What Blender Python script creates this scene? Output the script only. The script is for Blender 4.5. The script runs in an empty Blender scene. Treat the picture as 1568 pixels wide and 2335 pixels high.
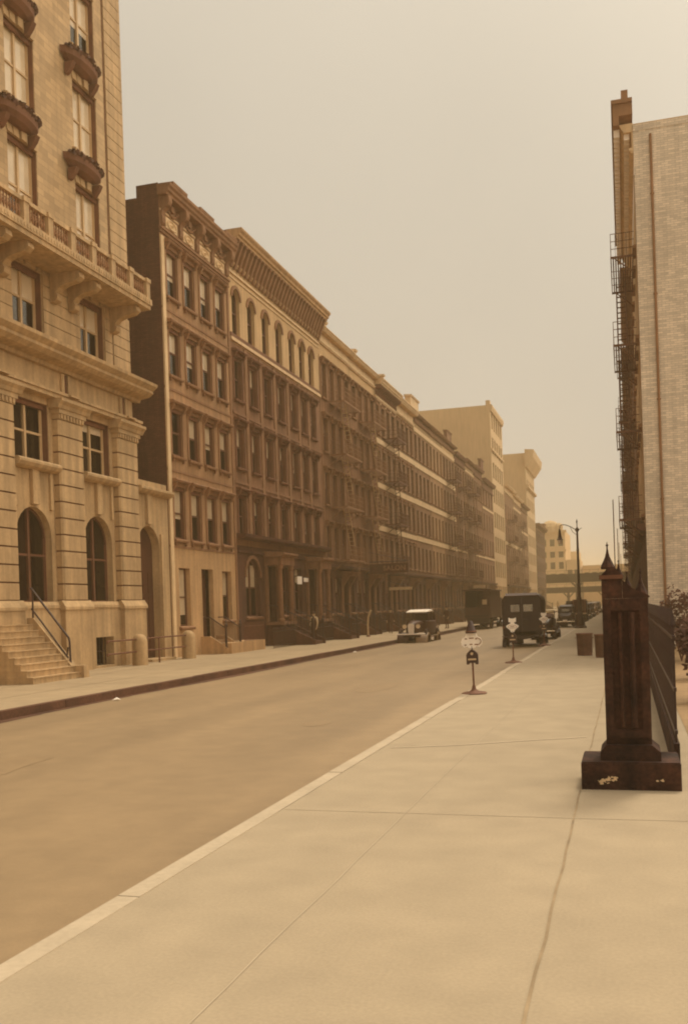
import bpy, math, random
from mathutils import Vector, Matrix
random.seed(7)
R = math.radians
sc = bpy.context.scene
col = sc.collection

# ------------------------------------------------------------------ camera
W_, H_ = 1568., 2334.
FPX, VX, VY, CAMH = 2200., 1428., 1364., 1.9
ROLL = R(1.9)
PX = W_/2; PY = VY + math.tan(ROLL)*(VX-PX)
TH = math.atan(math.hypot(VX-PX, VY-PY)/FPX)
cd = bpy.data.cameras.new('camera'); cam = bpy.data.objects.new('camera', cd); col.objects.link(cam)
cd.sensor_fit = 'HORIZONTAL'; cd.sensor_width = 36; cd.lens = FPX/W_*36
cd.shift_y = (PY-H_/2)/W_
cd.clip_start = .1; cd.clip_end = 6000
cam.matrix_world = Matrix.Translation((0, 0, CAMH)) @ Matrix.Rotation(TH, 4, 'Z') @ Matrix.Rotation(R(90), 4, 'X') @ Matrix.Rotation(-ROLL, 4, 'Z')
sc.camera = cam

# ------------------------------------------------------------------ world: overcast sky
SUN_EL, SUN_AZ = R(58), R(20)          # azimuth from the street direction (+Y) towards +X
TINT = (1.0, .897, .73)
w = bpy.data.worlds.new("World"); sc.world = w; w.use_nodes = True
nt = w.node_tree; nt.nodes.clear()
def wn(t, **k):
    n = nt.nodes.new(t)
    for a, b in k.items(): setattr(n, a, b)
    return n
sky = wn('ShaderNodeTexSky', sky_type='NISHITA', sun_disc=False, sun_elevation=SUN_EL, sun_rotation=SUN_AZ, air_density=1.5, dust_density=5, ozone_density=1)
bw = wn('ShaderNodeRGBToBW'); nt.links.new(sky.outputs[0], bw.inputs[0])
tc = wn('ShaderNodeTexCoord'); sx = wn('ShaderNodeSeparateXYZ'); nt.links.new(tc.outputs['Generated'], sx.inputs[0])
mx0 = wn('ShaderNodeMath', operation='MAXIMUM'); nt.links.new(sx.outputs[2], mx0.inputs[0]); mx0.inputs[1].default_value = 0
pw = wn('ShaderNodeMath', operation='POWER'); nt.links.new(mx0.outputs[0], pw.inputs[0]); pw.inputs[1].default_value = 4
ma = wn('ShaderNodeMath', operation='MULTIPLY_ADD'); nt.links.new(pw.outputs[0], ma.inputs[0]); ma.inputs[1].default_value = 5; ma.inputs[2].default_value = 3.5
# nishita variation, strongly compressed
pw2 = wn('ShaderNodeMath', operation='POWER'); nt.links.new(bw.outputs[0], pw2.inputs[0]); pw2.inputs[1].default_value = .12
ml = wn('ShaderNodeMath', operation='MULTIPLY'); nt.links.new(ma.outputs[0], ml.inputs[0]); nt.links.new(pw2.outputs[0], ml.inputs[1])
cl = wn('ShaderNodeTexNoise'); cl.inputs['Scale'].default_value = 2.2; cl.inputs['Detail'].default_value = 3
nt.links.new(tc.outputs['Generated'], cl.inputs['Vector'])
mr = wn('ShaderNodeMapRange'); nt.links.new(cl.outputs['Fac'], mr.inputs['Value']); mr.inputs['To Min'].default_value = .90; mr.inputs['To Max'].default_value = 1.10
ml2 = wn('ShaderNodeMath', operation='MULTIPLY'); nt.links.new(ml.outputs[0], ml2.inputs[0]); nt.links.new(mr.outputs[0], ml2.inputs[1])
# paler band of air low over the horizon
h1 = wn('ShaderNodeMath', operation='SUBTRACT'); h1.inputs[0].default_value = 1; nt.links.new(mx0.outputs[0], h1.inputs[1])
h2 = wn('ShaderNodeMath', operation='POWER'); nt.links.new(h1.outputs[0], h2.inputs[0]); h2.inputs[1].default_value = 7
h3 = wn('ShaderNodeMath', operation='MULTIPLY_ADD'); nt.links.new(h2.outputs[0], h3.inputs[0]); h3.inputs[1].default_value = 1.3; nt.links.new(ml2.outputs[0], h3.inputs[2])
# bright sky lobe added out of view on the right to light the left facades
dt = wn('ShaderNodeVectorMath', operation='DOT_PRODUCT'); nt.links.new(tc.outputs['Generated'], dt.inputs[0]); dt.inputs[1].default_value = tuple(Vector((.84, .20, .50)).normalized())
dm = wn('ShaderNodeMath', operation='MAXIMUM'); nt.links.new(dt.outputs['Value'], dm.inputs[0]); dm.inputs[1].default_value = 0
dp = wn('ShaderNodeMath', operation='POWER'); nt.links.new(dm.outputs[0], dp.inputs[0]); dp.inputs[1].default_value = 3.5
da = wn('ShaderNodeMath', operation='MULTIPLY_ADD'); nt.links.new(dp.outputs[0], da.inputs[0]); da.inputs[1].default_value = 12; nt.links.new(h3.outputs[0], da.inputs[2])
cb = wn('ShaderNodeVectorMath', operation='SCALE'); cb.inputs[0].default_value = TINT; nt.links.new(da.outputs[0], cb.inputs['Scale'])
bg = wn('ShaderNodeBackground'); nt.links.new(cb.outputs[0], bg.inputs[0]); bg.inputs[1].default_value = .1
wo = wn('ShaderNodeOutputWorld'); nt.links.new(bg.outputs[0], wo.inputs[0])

sl = bpy.data.lights.new('sun', 'SUN'); so = bpy.data.objects.new('sun', sl); col.objects.link(so)
sl.energy = 1.5; sl.angle = R(12); sl.color = (1.0, .885, .68)
sd = Vector((math.sin(SUN_AZ)*math.cos(SUN_EL), math.cos(SUN_AZ)*math.cos(SUN_EL), math.sin(SUN_EL)))
so.rotation_euler = sd.to_track_quat('Z', 'Y').to_euler(); so.location = (0, 0, 80)
sc.view_settings.view_transform = 'Standard'; sc.view_settings.look = 'None'
sc.view_settings.exposure = .46; sc.view_settings.gamma = 1
sc.cycles.filter_width = 2.0
sc.cycles.max_bounces = 6; sc.cycles.volume_bounces = 1; sc.cycles.transparent_max_bounces = 12

# ------------------------------------------------------------------ materials
TAB = [(.0, .38, .22), (.054, .38, .21), (.10, .38, .20), (.188, .49, .24), (.305, .635, .31), (.39, .76, .475), (.43, .80, .57), (.45, .95, .9), (1, 1, 1)]
def sep(a, k=1.0):
    """albedo whose appearance is the sepia tone of brightness a"""
    for (a0, g0, b0), (a1, g1, b1) in zip(TAB, TAB[1:]):
        if a <= a1:
            t = (a-a0)/(a1-a0); g = g0+(g1-g0)*t; b = b0+(b1-b0)*t; break
    return (min(a*k, .9), min(a*k*g, .9), min(a*k*b, .9), 1)

def mat(name, a, k=1.5, rough=.85, var=.22, scale=1.2, fine=0, bump=0, brick=None, spec=.3, metal=0, streak=0):
    m = bpy.data.materials.new(name); m.use_nodes = True
    n = m.node_tree; b = n.nodes['Principled BSDF']; L = n.links
    c = sep(a, k)
    b.inputs['Roughness'].default_value = rough; b.inputs['Specular IOR Level'].default_value = spec; b.inputs['Metallic'].default_value = metal
    tcn = n.nodes.new('ShaderNodeTexCoord')
    def noise(s, d, vec=None):
        t = n.nodes.new('ShaderNodeTexNoise'); t.inputs['Scale'].default_value = s; t.inputs['Detail'].default_value = d
        L.new(vec or tcn.outputs['Object'], t.inputs['Vector']); return t
    def mrange(src, lo, hi, f0=.3, f1=.7):
        r = n.nodes.new('ShaderNodeMapRange'); L.new(src, r.inputs['Value']); r.inputs['From Min'].default_value = f0; r.inputs['From Max'].default_value = f1
        r.inputs['To Min'].default_value = lo; r.inputs['To Max'].default_value = hi; return r.outputs[0]
    def mul(x, y):
        q = n.nodes.new('ShaderNodeMath'); q.operation = 'MULTIPLY'; L.new(x, q.inputs[0]); L.new(y, q.inputs[1]); return q.outputs[0]
    f = mrange(noise(scale, 5).outputs['Fac'], 1-var, 1+var)
    if fine: f = mul(f, mrange(noise(fine, 3).outputs['Fac'], 1-var*.6, 1+var*.6))
    if streak:
        mp = n.nodes.new('ShaderNodeMapping'); mp.inputs['Scale'].default_value = (3, 3, .25); L.new(tcn.outputs['Object'], mp.inputs[0])
        f = mul(f, mrange(noise(1.5, 4, mp.outputs[0]).outputs['Fac'], 1-streak, 1+streak*.4))
    base = None
    if brick:
        bt = n.nodes.new('ShaderNodeTexBrick'); mp = n.nodes.new('ShaderNodeMapping'); mp.inputs['Rotation'].default_value = (R(90), 0, R(brick[3]) if len(brick) > 3 else 0)
        sw = n.nodes.new('ShaderNodeSeparateXYZ'); cbn = n.nodes.new('ShaderNodeCombineXYZ'); L.new(tcn.outputs['Object'], sw.inputs[0])
        ad = n.nodes.new('ShaderNodeMath'); ad.operation = 'ADD'; L.new(sw.outputs[0], ad.inputs[0]); L.new(sw.outputs[1], ad.inputs[1])
        L.new(ad.outputs[0], cbn.inputs[0]); L.new(sw.outputs[2], cbn.inputs[1]); L.new(cbn.outputs[0], bt.inputs['Vector'])
        bt.inputs['Scale'].default_value = 1; bt.inputs['Brick Width'].default_value = brick[0]; bt.inputs['Row Height'].default_value = brick[1]
        bt.inputs['Mortar Size'].default_value = brick[2]; bt.inputs['Color1'].default_value = c; c2 = tuple(x*.72 for x in c[:3])+(1,)
        bt.inputs['Color2'].default_value = c2; bt.inputs['Mortar'].default_value = tuple(x*.6 for x in c[:3])+(1,)
        base = bt.outputs['Color']
    vm = n.nodes.new('ShaderNodeVectorMath'); vm.operation = 'SCALE'
    if base: L.new(base, vm.inputs[0])
    else: vm.inputs[0].default_value = c[:3]
    L.new(f, vm.inputs['Scale']); L.new(vm.outputs[0], b.inputs['Base Color'])
    if bump:
        bp = n.nodes.new('ShaderNodeBump'); bp.inputs['Strength'].default_value = bump; bp.inputs['Distance'].default_value = .02
        L.new(noise(fine or scale*8, 4).outputs['Fac'], bp.inputs['Height']); L.new(bp.outputs[0], b.inputs['Normal'])
    return m

M = {}
M['limestone'] = mat('limestone', .32, 1.44, var=.13, scale=.8, fine=9, streak=.28, bump=.2)
M['limestone_brick'] = mat('limestone_brick', .325, 1.58, var=.08, scale=.7, fine=0, brick=(.62, .21, .008), streak=.12)
M['groove'] = mat('joint_shadow_mortar', .12, 1.2, var=.2)
M['dark_brick'] = mat('dark_brick', .115, 1.35, var=.2, scale=.35, fine=6, brick=(.26, .085, .012), streak=.25)
M['stucco'] = mat('brown_stucco', .24, 1.55, var=.14, scale=.5, fine=7, streak=.3)
M['stucco_light'] = mat('light_stucco', .28, 1.75, var=.14, scale=.6, fine=9, streak=.25)
M['trim_brown'] = mat('painted_brown_trim', .20, 1.4, var=.15, scale=2, streak=.2)
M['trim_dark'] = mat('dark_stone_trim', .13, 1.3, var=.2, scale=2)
M['trim_light'] = mat('pale_painted_trim', .35, 2.0, var=.1, scale=2, streak=.15)
M['brownstone'] = mat('brownstone', .18, 1.4, var=.2, scale=.6, fine=8, streak=.3)
M['brownstone_dark'] = mat('dark_brownstone', .085, 1.25, var=.25, scale=.8, fine=8, streak=.3)
M['cream'] = mat('cream_brick', .31, 1.85, var=.1, scale=.6, fine=7, streak=.2)
M['brick_mid'] = mat('mid_brick', .20, 1.55, var=.15, scale=.5, brick=(.3, .1, .012), streak=.2)
M['brick_pale'] = mat('pale_brick', .29, 1.6, var=.12, scale=.5, brick=(.3, .1, .012), streak=.2)
M['pale_wall'] = mat('pale_plaster_wall', .44, 1.75, var=.05, scale=.3, fine=5, streak=.06)
M['far_wall'] = mat('far_pale_wall', .34, 1.75, var=.08, scale=.2, streak=.1)
M['side_brick'] = mat('painted_party_brick', .435, 1.95, var=.06, scale=.35, fine=3, brick=(.26, .085, .008), streak=.14)
M['roof'] = mat('tar_roof', .10, 1)
M['iron'] = mat('black_iron', .055, .8, rough=.5, var=.2, scale=6, spec=.5)
M['iron_rust'] = mat('weathered_iron', .12, 1.2, rough=.7, var=.25, scale=5)
M['iron_pale'] = mat('pale_painted_iron', .33, 1.7, rough=.7, var=.2, scale=5)
M['sash'] = mat('window_sash_paint', .13, 1.1, rough=.6, var=.15)
M['sash_light'] = mat('pale_window_sash', .33, 1.7, rough=.6, var=.1)
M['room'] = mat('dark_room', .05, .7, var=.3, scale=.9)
M['shade'] = mat('window_shade_cloth', .44, 2.04, rough=.9, var=.1, scale=1.5)
M['curtain'] = mat('lace_curtain', .33, 1.6, rough=.9, var=.25, scale=9)
M['door'] = mat('dark_door', .075, 1.1, rough=.5, var=.2)
M['asphalt'] = None
M['car_black'] = mat('dark_car_paint', .05, .6, rough=.38, var=.12, spec=.35)
M['car_brown'] = mat('dull_truck_paint', .08, .85, rough=.5, var=.2, scale=3)
M['car_tan'] = mat('tan_car_paint', .28, 1.0, rough=.3, var=.08, spec=.6)
M['tyre'] = mat('tyre_rubber', .05, .8, rough=.9)
M['chrome'] = mat('dull_chrome', .42, 1.9, rough=.3, metal=.6)
M['white_paint'] = mat('white_paint', .44, 2.04, rough=.7, var=.08, scale=4)
M['can'] = mat('galvanised_can', .13, 1.0, rough=.55, var=.25, scale=7, streak=.3)
M['skin'] = mat('skin', .33, 1.5, rough=.6, var=.05)
M['cloth_dark'] = mat('dark_cloth', .075, 1.0, var=.15, scale=6)
M['cloth_pale'] = mat('pale_cloth', .36, 1.6, var=.1, scale=6)
M['leaf'] = mat('dark_foliage', .09, 1.0, var=.35, scale=5)
M['steel_far'] = mat('elevated_steel', .05, .4, var=.2, scale=1)
M['pier_stone'] = mat('sooty_gate_stone', .07, .70, var=.6, scale=3.0, fine=22, bump=.8, streak=.5)

def glass(name, tr=.6, rough=.06, tint=.9):
    m = bpy.data.materials.new(name); m.use_nodes = True; n = m.node_tree; n.nodes.clear(); L = n.links
    o = n.nodes.new('ShaderNodeOutputMaterial'); mx = n.nodes.new('ShaderNodeMixShader'); t = n.nodes.new('ShaderNodeBsdfTransparent'); g = n.nodes.new('ShaderNodeBsdfGlossy')
    t.inputs[0].default_value = (tint, tint*.95, tint*.85, 1); g.inputs[0].default_value = (.75, .74, .7, 1); g.inputs['Roughness'].default_value = rough
    lw = n.nodes.new('ShaderNodeLayerWeight'); lw.inputs[0].default_value = .3
    mr = n.nodes.new('ShaderNodeMapRange'); mr.inputs['To Min'].default_value = .10; mr.inputs['To Max'].default_value = 1-tr; L.new(lw.outputs['Fresnel'], mr.inputs['Value'])
    L.new(mr.outputs[0], mx.inputs[0]); L.new(t.outputs[0], mx.inputs[1]); L.new(g.outputs[0], mx.inputs[2]); L.new(mx.outputs[0], o.inputs[0]); return m
M['glass'] = glass('window_glass')

def ground_mat(name, a, k, blot, blot_scale, fine, joints=None, extra_dark=None, rough=.9, tracks=False):
    """paving: large soft blotches, fine grain, optional slab tint by world grid"""
    m = bpy.data.materials.new(name); m.use_nodes = True; n = m.node_tree; b = n.nodes['Principled BSDF']; L = n.links
    b.inputs['Roughness'].default_value = rough; b.inputs['Specular IOR Level'].default_value = .35
    tcn = n.nodes.new('ShaderNodeTexCoord')
    def noise(s, d, sc3=None, off=0):
        t = n.nodes.new('ShaderNodeTexNoise'); t.inputs['Scale'].default_value = s; t.inputs['Detail'].default_value = d
        mp = n.nodes.new('ShaderNodeMapping'); mp.inputs['Location'].default_value = (off, off*1.3, 0)
        if sc3: mp.inputs['Scale'].default_value = sc3
        L.new(tcn.outputs['Object'], mp.inputs[0]); L.new(mp.outputs[0], t.inputs['Vector'])
        return t.outputs['Fac']
    def mrange(src, lo, hi, f0=.3, f1=.7):
        r = n.nodes.new('ShaderNodeMapRange'); L.new(src, r.inputs['Value']); r.inputs['From Min'].default_value = f0; r.inputs['From Max'].default_value = f1
        r.inputs['To Min'].default_value = lo; r.inputs['To Max'].default_value = hi; return r.outputs[0]
    def mul(x, y):
        q = n.nodes.new('ShaderNodeMath'); q.operation = 'MULTIPLY'; L.new(x, q.inputs[0]); L.new(y, q.inputs[1]); return q.outputs[0]
    f = mul(mrange(noise(blot_scale, 3), 1-blot, 1+blot*.6), mrange(noise(fine, 4), .93, 1.07))
    f = mul(f, mrange(noise(fine*22, 2), .94, 1.06))
    if extra_dark:      # oil and wear running along the roadway
        f = mul(f, mrange(noise(extra_dark[0], 3, (1, .16, 1), 5), 1-extra_dark[1], 1.05, .38, .62))
    if tracks:          # polished wheel paths along the street
        sp = n.nodes.new('ShaderNodeSeparateXYZ'); L.new(tcn.outputs['Object'], sp.inputs[0])
        sn = n.nodes.new('ShaderNodeMath'); sn.operation = 'SINE'; m3 = n.nodes.new('ShaderNodeMath'); m3.operation = 'MULTIPLY_ADD'; L.new(sp.outputs[0], m3.inputs[0]); m3.inputs[1].default_value = 4.2
        L.new(mrange(noise(.15, 2), -1.2, 1.2), m3.inputs[2]); L.new(m3.outputs[0], sn.inputs[0]); f = mul(f, mrange(sn.outputs[0], .965, 1.03, -1, 1))
    if joints:          # per slab tone
        vo = n.nodes.new('ShaderNodeTexBrick'); mp = n.nodes.new('ShaderNodeMapping'); mp.inputs['Location'].default_value = (.5, .9, 0); L.new(tcn.outputs['Object'], mp.inputs[0]); L.new(mp.outputs[0], vo.inputs[0])
        vo.offset = 0; vo.inputs['Scale'].default_value = 1; vo.inputs['Brick Width'].default_value = joints[0]; vo.inputs['Row Height'].default_value = joints[1]
        vo.inputs['Mortar Size'].default_value = 0.0; vo.inputs['Color1'].default_value = (1, 1, 1, 1); vo.inputs['Color2'].default_value = (.97, .97, .97, 1); vo.inputs['Mortar'].default_value = (.95, .95, .95, 1)
        bwn = n.nodes.new('ShaderNodeRGBToBW'); L.new(vo.outputs['Color'], bwn.inputs[0]); f = mul(f, bwn.outputs[0])
    vm = n.nodes.new('ShaderNodeVectorMath'); vm.operation = 'SCALE'; vm.inputs[0].default_value = sep(a, k)[:3]
    L.new(f, vm.inputs['Scale']); L.new(vm.outputs[0], b.inputs['Base Color'])
    bp = n.nodes.new('ShaderNodeBump'); bp.inputs['Strength'].default_value = .25; bp.inputs['Distance'].default_value = .01
    L.new(noise(fine*5, 4), bp.inputs['Height']); L.new(bp.outputs[0], b.inputs['Normal'])
    return m
M['asphalt'] = ground_mat('asphalt', .335, .86, .05, .10, 3.0, extra_dark=(.6, .10), rough=.58, tracks=True)
M['asphalt_patch'] = ground_mat('asphalt_patch', .33, .83, .05, .3, 3.5, rough=.6)
M['sidewalk'] = ground_mat('sidewalk_concrete', .405, .90, .04, .25, 2.0, joints=None)
M['sidewalk_far'] = ground_mat('left_sidewalk_concrete', .37, 1.0, .10, .3, 2.0)
M['kerb_stone'] = mat('pale_granite_kerb', .42, 1.08, var=.10, scale=1.5, fine=20)
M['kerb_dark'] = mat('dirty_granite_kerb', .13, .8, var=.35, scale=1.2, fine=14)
M['joint'] = mat('pavement_joint', .36, .78, var=.3, scale=3)
M['joint_faint'] = mat('shallow_pavement_joint', .415, 1.03, var=.06, scale=3)
M['chalk'] = mat('faded_chalk', .42, 1.35, var=.15, scale=3)
M['earth'] = mat('bare_earth', .30, 1.0, var=.2, scale=.3, fine=4)

# ------------------------------------------------------------------ mesh builder
class MB:
    def __init__(s): s.v = []; s.f = []; s.m = []; s.mi = 0
    def slot(s, i): s.mi = i; return s
    def add(s, vs, fs):
        o = len(s.v); s.v += [tuple(v) for v in vs]; s.f += [tuple(i+o for i in f) for f in fs]; s.m += [s.mi]*len(fs); return s
    def quad(s, a, b, c, d): return s.add([a, b, c, d], [(0, 1, 2, 3)])
    def box(s, x0, x1, y0, y1, z0, z1):
        return s.add([(x0,y0,z0),(x1,y0,z0),(x1,y1,z0),(x0,y1,z0),(x0,y0,z1),(x1,y0,z1),(x1,y1,z1),(x0,y1,z1)],
                     [(3,2,1,0),(4,5,6,7),(0,1,5,4),(1,2,6,5),(2,3,7,6),(3,0,4,7)])
    def prism_y(s, prof, y0, y1):      # prof [(x,z)] ccw seen from -y
        n = len(prof)
        return s.add([(x,y0,z) for x,z in prof]+[(x,y1,z) for x,z in prof], [tuple(range(n)), tuple(range(2*n-1,n-1,-1))]+[(i,i+n,(i+1)%n+n,(i+1)%n) for i in range(n)])
    def prism_x(s, prof, x0, x1):      # prof [(y,z)]
        n = len(prof)
        return s.add([(x1,y,z) for y,z in prof]+[(x0,y,z) for y,z in prof], [tuple(range(n)), tuple(range(2*n-1,n-1,-1))]+[(i,i+n,(i+1)%n+n,(i+1)%n) for i in range(n)])
    def prism_z(s, prof, z0, z1):
        n = len(prof)
        return s.add([(x,y,z1) for x,y in prof]+[(x,y,z0) for x,y in prof], [tuple(range(n)), tuple(range(2*n-1,n-1,-1))]+[(i,i+n,(i+1)%n+n,(i+1)%n) for i in range(n)])
    def tube(s, p0, p1, r0, r1=None, n=8, cap=True):
        r1 = r0 if r1 is None else r1
        p0, p1 = Vector(p0), Vector(p1); d = (p1-p0).normalized(); a = d.orthogonal().normalized(); b = d.cross(a)
        vs = [p+(a*math.cos(2*math.pi*i/n)+b*math.sin(2*math.pi*i/n))*r for p, r in ((p0, r0), (p1, r1)) for i in range(n)]
        fs = [(i, (i+1)%n, (i+1)%n+n, i+n) for i in range(n)]
        if cap: fs += [tuple(range(n-1,-1,-1)), tuple(range(n, 2*n))]
        return s.add(vs, fs)
    def path(s, pts, r, n=6):
        for a, b in zip(pts, pts[1:]): s.tube(a, b, r, n=n)
        return s
    def lathe(s, prof, c=(0,0,0), n=16):   # prof [(r,z)]
        vs = []; fs = []
        for r, z in prof: vs += [(c[0]+r*math.cos(2*math.pi*i/n), c[1]+r*math.sin(2*math.pi*i/n), c[2]+z) for i in range(n)]
        for k in range(len(prof)-1): fs += [(k*n+i, k*n+(i+1)%n, (k+1)*n+(i+1)%n, (k+1)*n+i) for i in range(n)]
        fs += [tuple(range(n-1,-1,-1)), tuple(range((len(prof)-1)*n, len(prof)*n))]
        return s.add(vs, fs)
    def loft(s, secs, closed=True, cap=True):
        n = len(secs[0]); vs = [p for q in secs for p in q]; fs = []
        rng = n if closed else n-1
        for k in range(len(secs)-1): fs += [(k*n+i, k*n+(i+1)%n, (k+1)*n+(i+1)%n, (k+1)*n+i) for i in range(rng)]
        if cap: fs += [tuple(range(n-1,-1,-1)), tuple(range((len(secs)-1)*n, len(secs)*n))]
        return s.add(vs, fs)
    def mesh(s, name, mats, smooth=False):
        me = bpy.data.meshes.new(name); me.from_pydata(s.v, [], s.f)
        mats = mats if isinstance(mats, (list, tuple)) else [mats]
        for m in mats: me.materials.append(M[m])
        me.polygons.foreach_set('material_index', s.m)
        if smooth: me.polygons.foreach_set('use_smooth', [True]*len(s.f))
        me.validate(); me.update()
        if smooth:
            try: me.set_sharp_from_angle(angle=R(40))
            except Exception: pass
        return me
    def build(s, name, mats, parent=None, loc=(0,0,0), smooth=False):
        return link(name, s.mesh(name, mats, smooth), parent, loc)

def link(name, me, parent=None, loc=(0,0,0), rz=0):
    o = bpy.data.objects.new(name, me); col.objects.link(o)
    if parent: o.parent = parent
    o.location = loc; o.rotation_euler = (0, 0, rz); return o
def tag(o, label=None, cat=None, group=None, kind=None):
    if label: o['label'] = label
    if cat: o['category'] = cat
    if group: o['group'] = group
    if kind: o['kind'] = kind
    return o
def thing(name, loc, label, cat, rz=0, group=None): return tag(link(name, None, None, loc, rz), label, cat, group)
def copy_tree(o, parent=None):
    c = o.copy(); col.objects.link(c)
    if parent: c.parent = parent
    for ch in list(o.children): copy_tree(ch, c)
    return c

# facade wall with openings, front plane x=xf, reveals going back by dep
def facade(mb, y0, y1, bands, ops, xf=0, dep=.32):
    """bands [(z0,z1,slot)], ops [(ya,yb,za,zb,arch)]"""
    ys = sorted({y0, y1} | {o[0] for o in ops} | {o[1] for o in ops})
    zs = sorted({b[0] for b in bands} | {b[1] for b in bands} | {o[2] for o in ops} | {o[3] for o in ops})
    zs = [z for z in zs if bands[0][0]-1e-6 <= z <= bands[-1][1]+1e-6]
    def inside(y, z): return any(o[0] < y < o[1] and o[2] < z < o[3] for o in ops)
    def sl(z):
        for b in bands:
            if b[0] <= z <= b[1]: return b[2]
        return 0
    for za, zb in zip(zs, zs[1:]):
        mb.slot(sl((za+zb)/2)); run = None
        for ya, yb in zip(ys, ys[1:]):
            if inside((ya+yb)/2, (za+zb)/2):
                if run is not None: mb.quad((xf,run,za),(xf,ya,za),(xf,ya,zb),(xf,run,zb)); run = None
            elif run is None: run = ya
        if run is not None: mb.quad((xf,run,za),(xf,y1,za),(xf,y1,zb),(xf,run,zb))
    for (ya, yb, za, zb, arch) in ops:
        mb.slot(sl((za+zb)/2)); xb = xf-dep
        if arch:
            r = (yb-ya)/2; zc = zb-r if arch is True else zb-arch; rv = zb-zc; yc = (ya+yb)/2; N = 12
            arc = [(yc-r*math.cos(math.pi*i/N), zc+rv*math.sin(math.pi*i/N)) for i in range(N+1)]
            for (p, q) in zip(arc, arc[1:]):
                corner = (xf, ya, zb) if (p[0]+q[0])/2 < yc else (xf, yb, zb)
                mb.add([(xf,p[0],p[1]), (xf,q[0],q[1]), corner], [(0,1,2)])
                mb.quad((xf,p[0],p[1]), (xb,p[0],p[1]), (xb,q[0],q[1]), (xf,q[0],q[1]))
            zt = zc
        else:
            mb.quad((xf,ya,zb),(xb,ya,zb),(xb,yb,zb),(xf,yb,zb)); zt = zb
        mb.quad((xf,ya,za),(xb,ya,za),(xb,ya,zt),(xf,ya,zt))
        mb.quad((xf,yb,za),(xf,yb,zt),(xb,yb,zt),(xb,yb,za))
        mb.quad((xf,ya,za),(xf,yb,za),(xb,yb,za),(xb,ya,za))

def shell(mb, y0, y1, z0, z1, depth, xf=0, side=1, roof=2):
    """side walls, back and roof behind a facade"""
    mb.slot(side)
    mb.quad((xf-depth,y0,z0),(xf,y0,z0),(xf,y0,z1),(xf-depth,y0,z1)); mb.quad((xf,y1,z0),(xf-depth,y1,z0),(xf-depth,y1,z1),(xf,y1,z1))
    mb.quad((xf-depth,y1,z0),(xf-depth,y0,z0),(xf-depth,y0,z1),(xf-depth,y1,z1))
    mb.slot(roof); mb.quad((xf,y0,z1),(xf,y1,z1),(xf-depth,y1,z1),(xf-depth,y0,z1))

# ---- windows: origin at bottom centre of the opening on the wall plane, outward +x
_wc = {}
def win_frame(w, h, dep, arch, mull, simple):
    key = ('f', w, h, dep, arch, mull, simple)
    if key in _wc: return _wc[key]
    b = MB(); t = .06; x0 = -dep+.02; hw = w/2
    if arch:
        zc = h-hw; N = 10
        arc = [(-hw*math.cos(math.pi*i/N), zc+hw*math.sin(math.pi*i/N)) for i in range(N+1)]
        ari = [(-(hw-t)*math.cos(math.pi*i/N), zc+(hw-t)*math.sin(math.pi*i/N)) for i in range(N+1)]
        for i in range(N):
            b.add([(x0,)+arc[i], (x0,)+arc[i+1], (x0,)+ari[i+1], (x0,)+ari[i], (x0+.08,)+arc[i], (x0+.08,)+arc[i+1], (x0+.08,)+ari[i+1], (x0+.08,)+ari[i]],
                  [(4,5,6,7),(3,2,6,7),(0,1,5,4)])
        hs = zc
    else: b.box(x0, x0+.08, -hw, hw, h-t, h); hs = h-t
    b.box(x0, x0+.08, -hw, -hw+t, 0, hs); b.box(x0, x0+.08, hw-t, hw, 0, hs); b.box(x0, x0+.085, -hw+t, hw-t, 0, t*1.2)
    zm = h*.5; b.box(x0-.01, x0+.075, -hw+t, hw-t, zm-.035, zm+.035)
    if mull: b.box(x0, x0+.1, -.05, .05, t*1.2, h-(0 if not arch else 0)-t)
    for sgn in (-1, 1):      # sash stiles
        if not simple: b.box(x0+.0, x0+.05, sgn*(hw-t-.02)-.02, sgn*(hw-t-.02)+.02, t, hs)
    # dark room behind
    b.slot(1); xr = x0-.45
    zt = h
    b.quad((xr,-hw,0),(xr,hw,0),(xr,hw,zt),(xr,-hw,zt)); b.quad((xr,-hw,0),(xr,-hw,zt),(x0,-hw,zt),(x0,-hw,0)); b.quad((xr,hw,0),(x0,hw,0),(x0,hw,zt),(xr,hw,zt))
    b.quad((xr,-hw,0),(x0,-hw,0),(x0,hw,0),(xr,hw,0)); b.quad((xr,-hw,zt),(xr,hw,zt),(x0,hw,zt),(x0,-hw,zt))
    if simple == 2:
        b.slot(2); b.quad((x0+.03,-hw+t,t),(x0+.03,hw-t,t),(x0+.03,hw-t,h-t),(x0+.03,-hw+t,h-t))
    _wc[key] = b; return b
def wmesh(key, fn, name, mats):
    k = (key, tuple(mats) if isinstance(mats, (list, tuple)) else mats)
    if k not in _wc: _wc[k] = fn().mesh(name, mats)
    return _wc[k]
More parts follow.
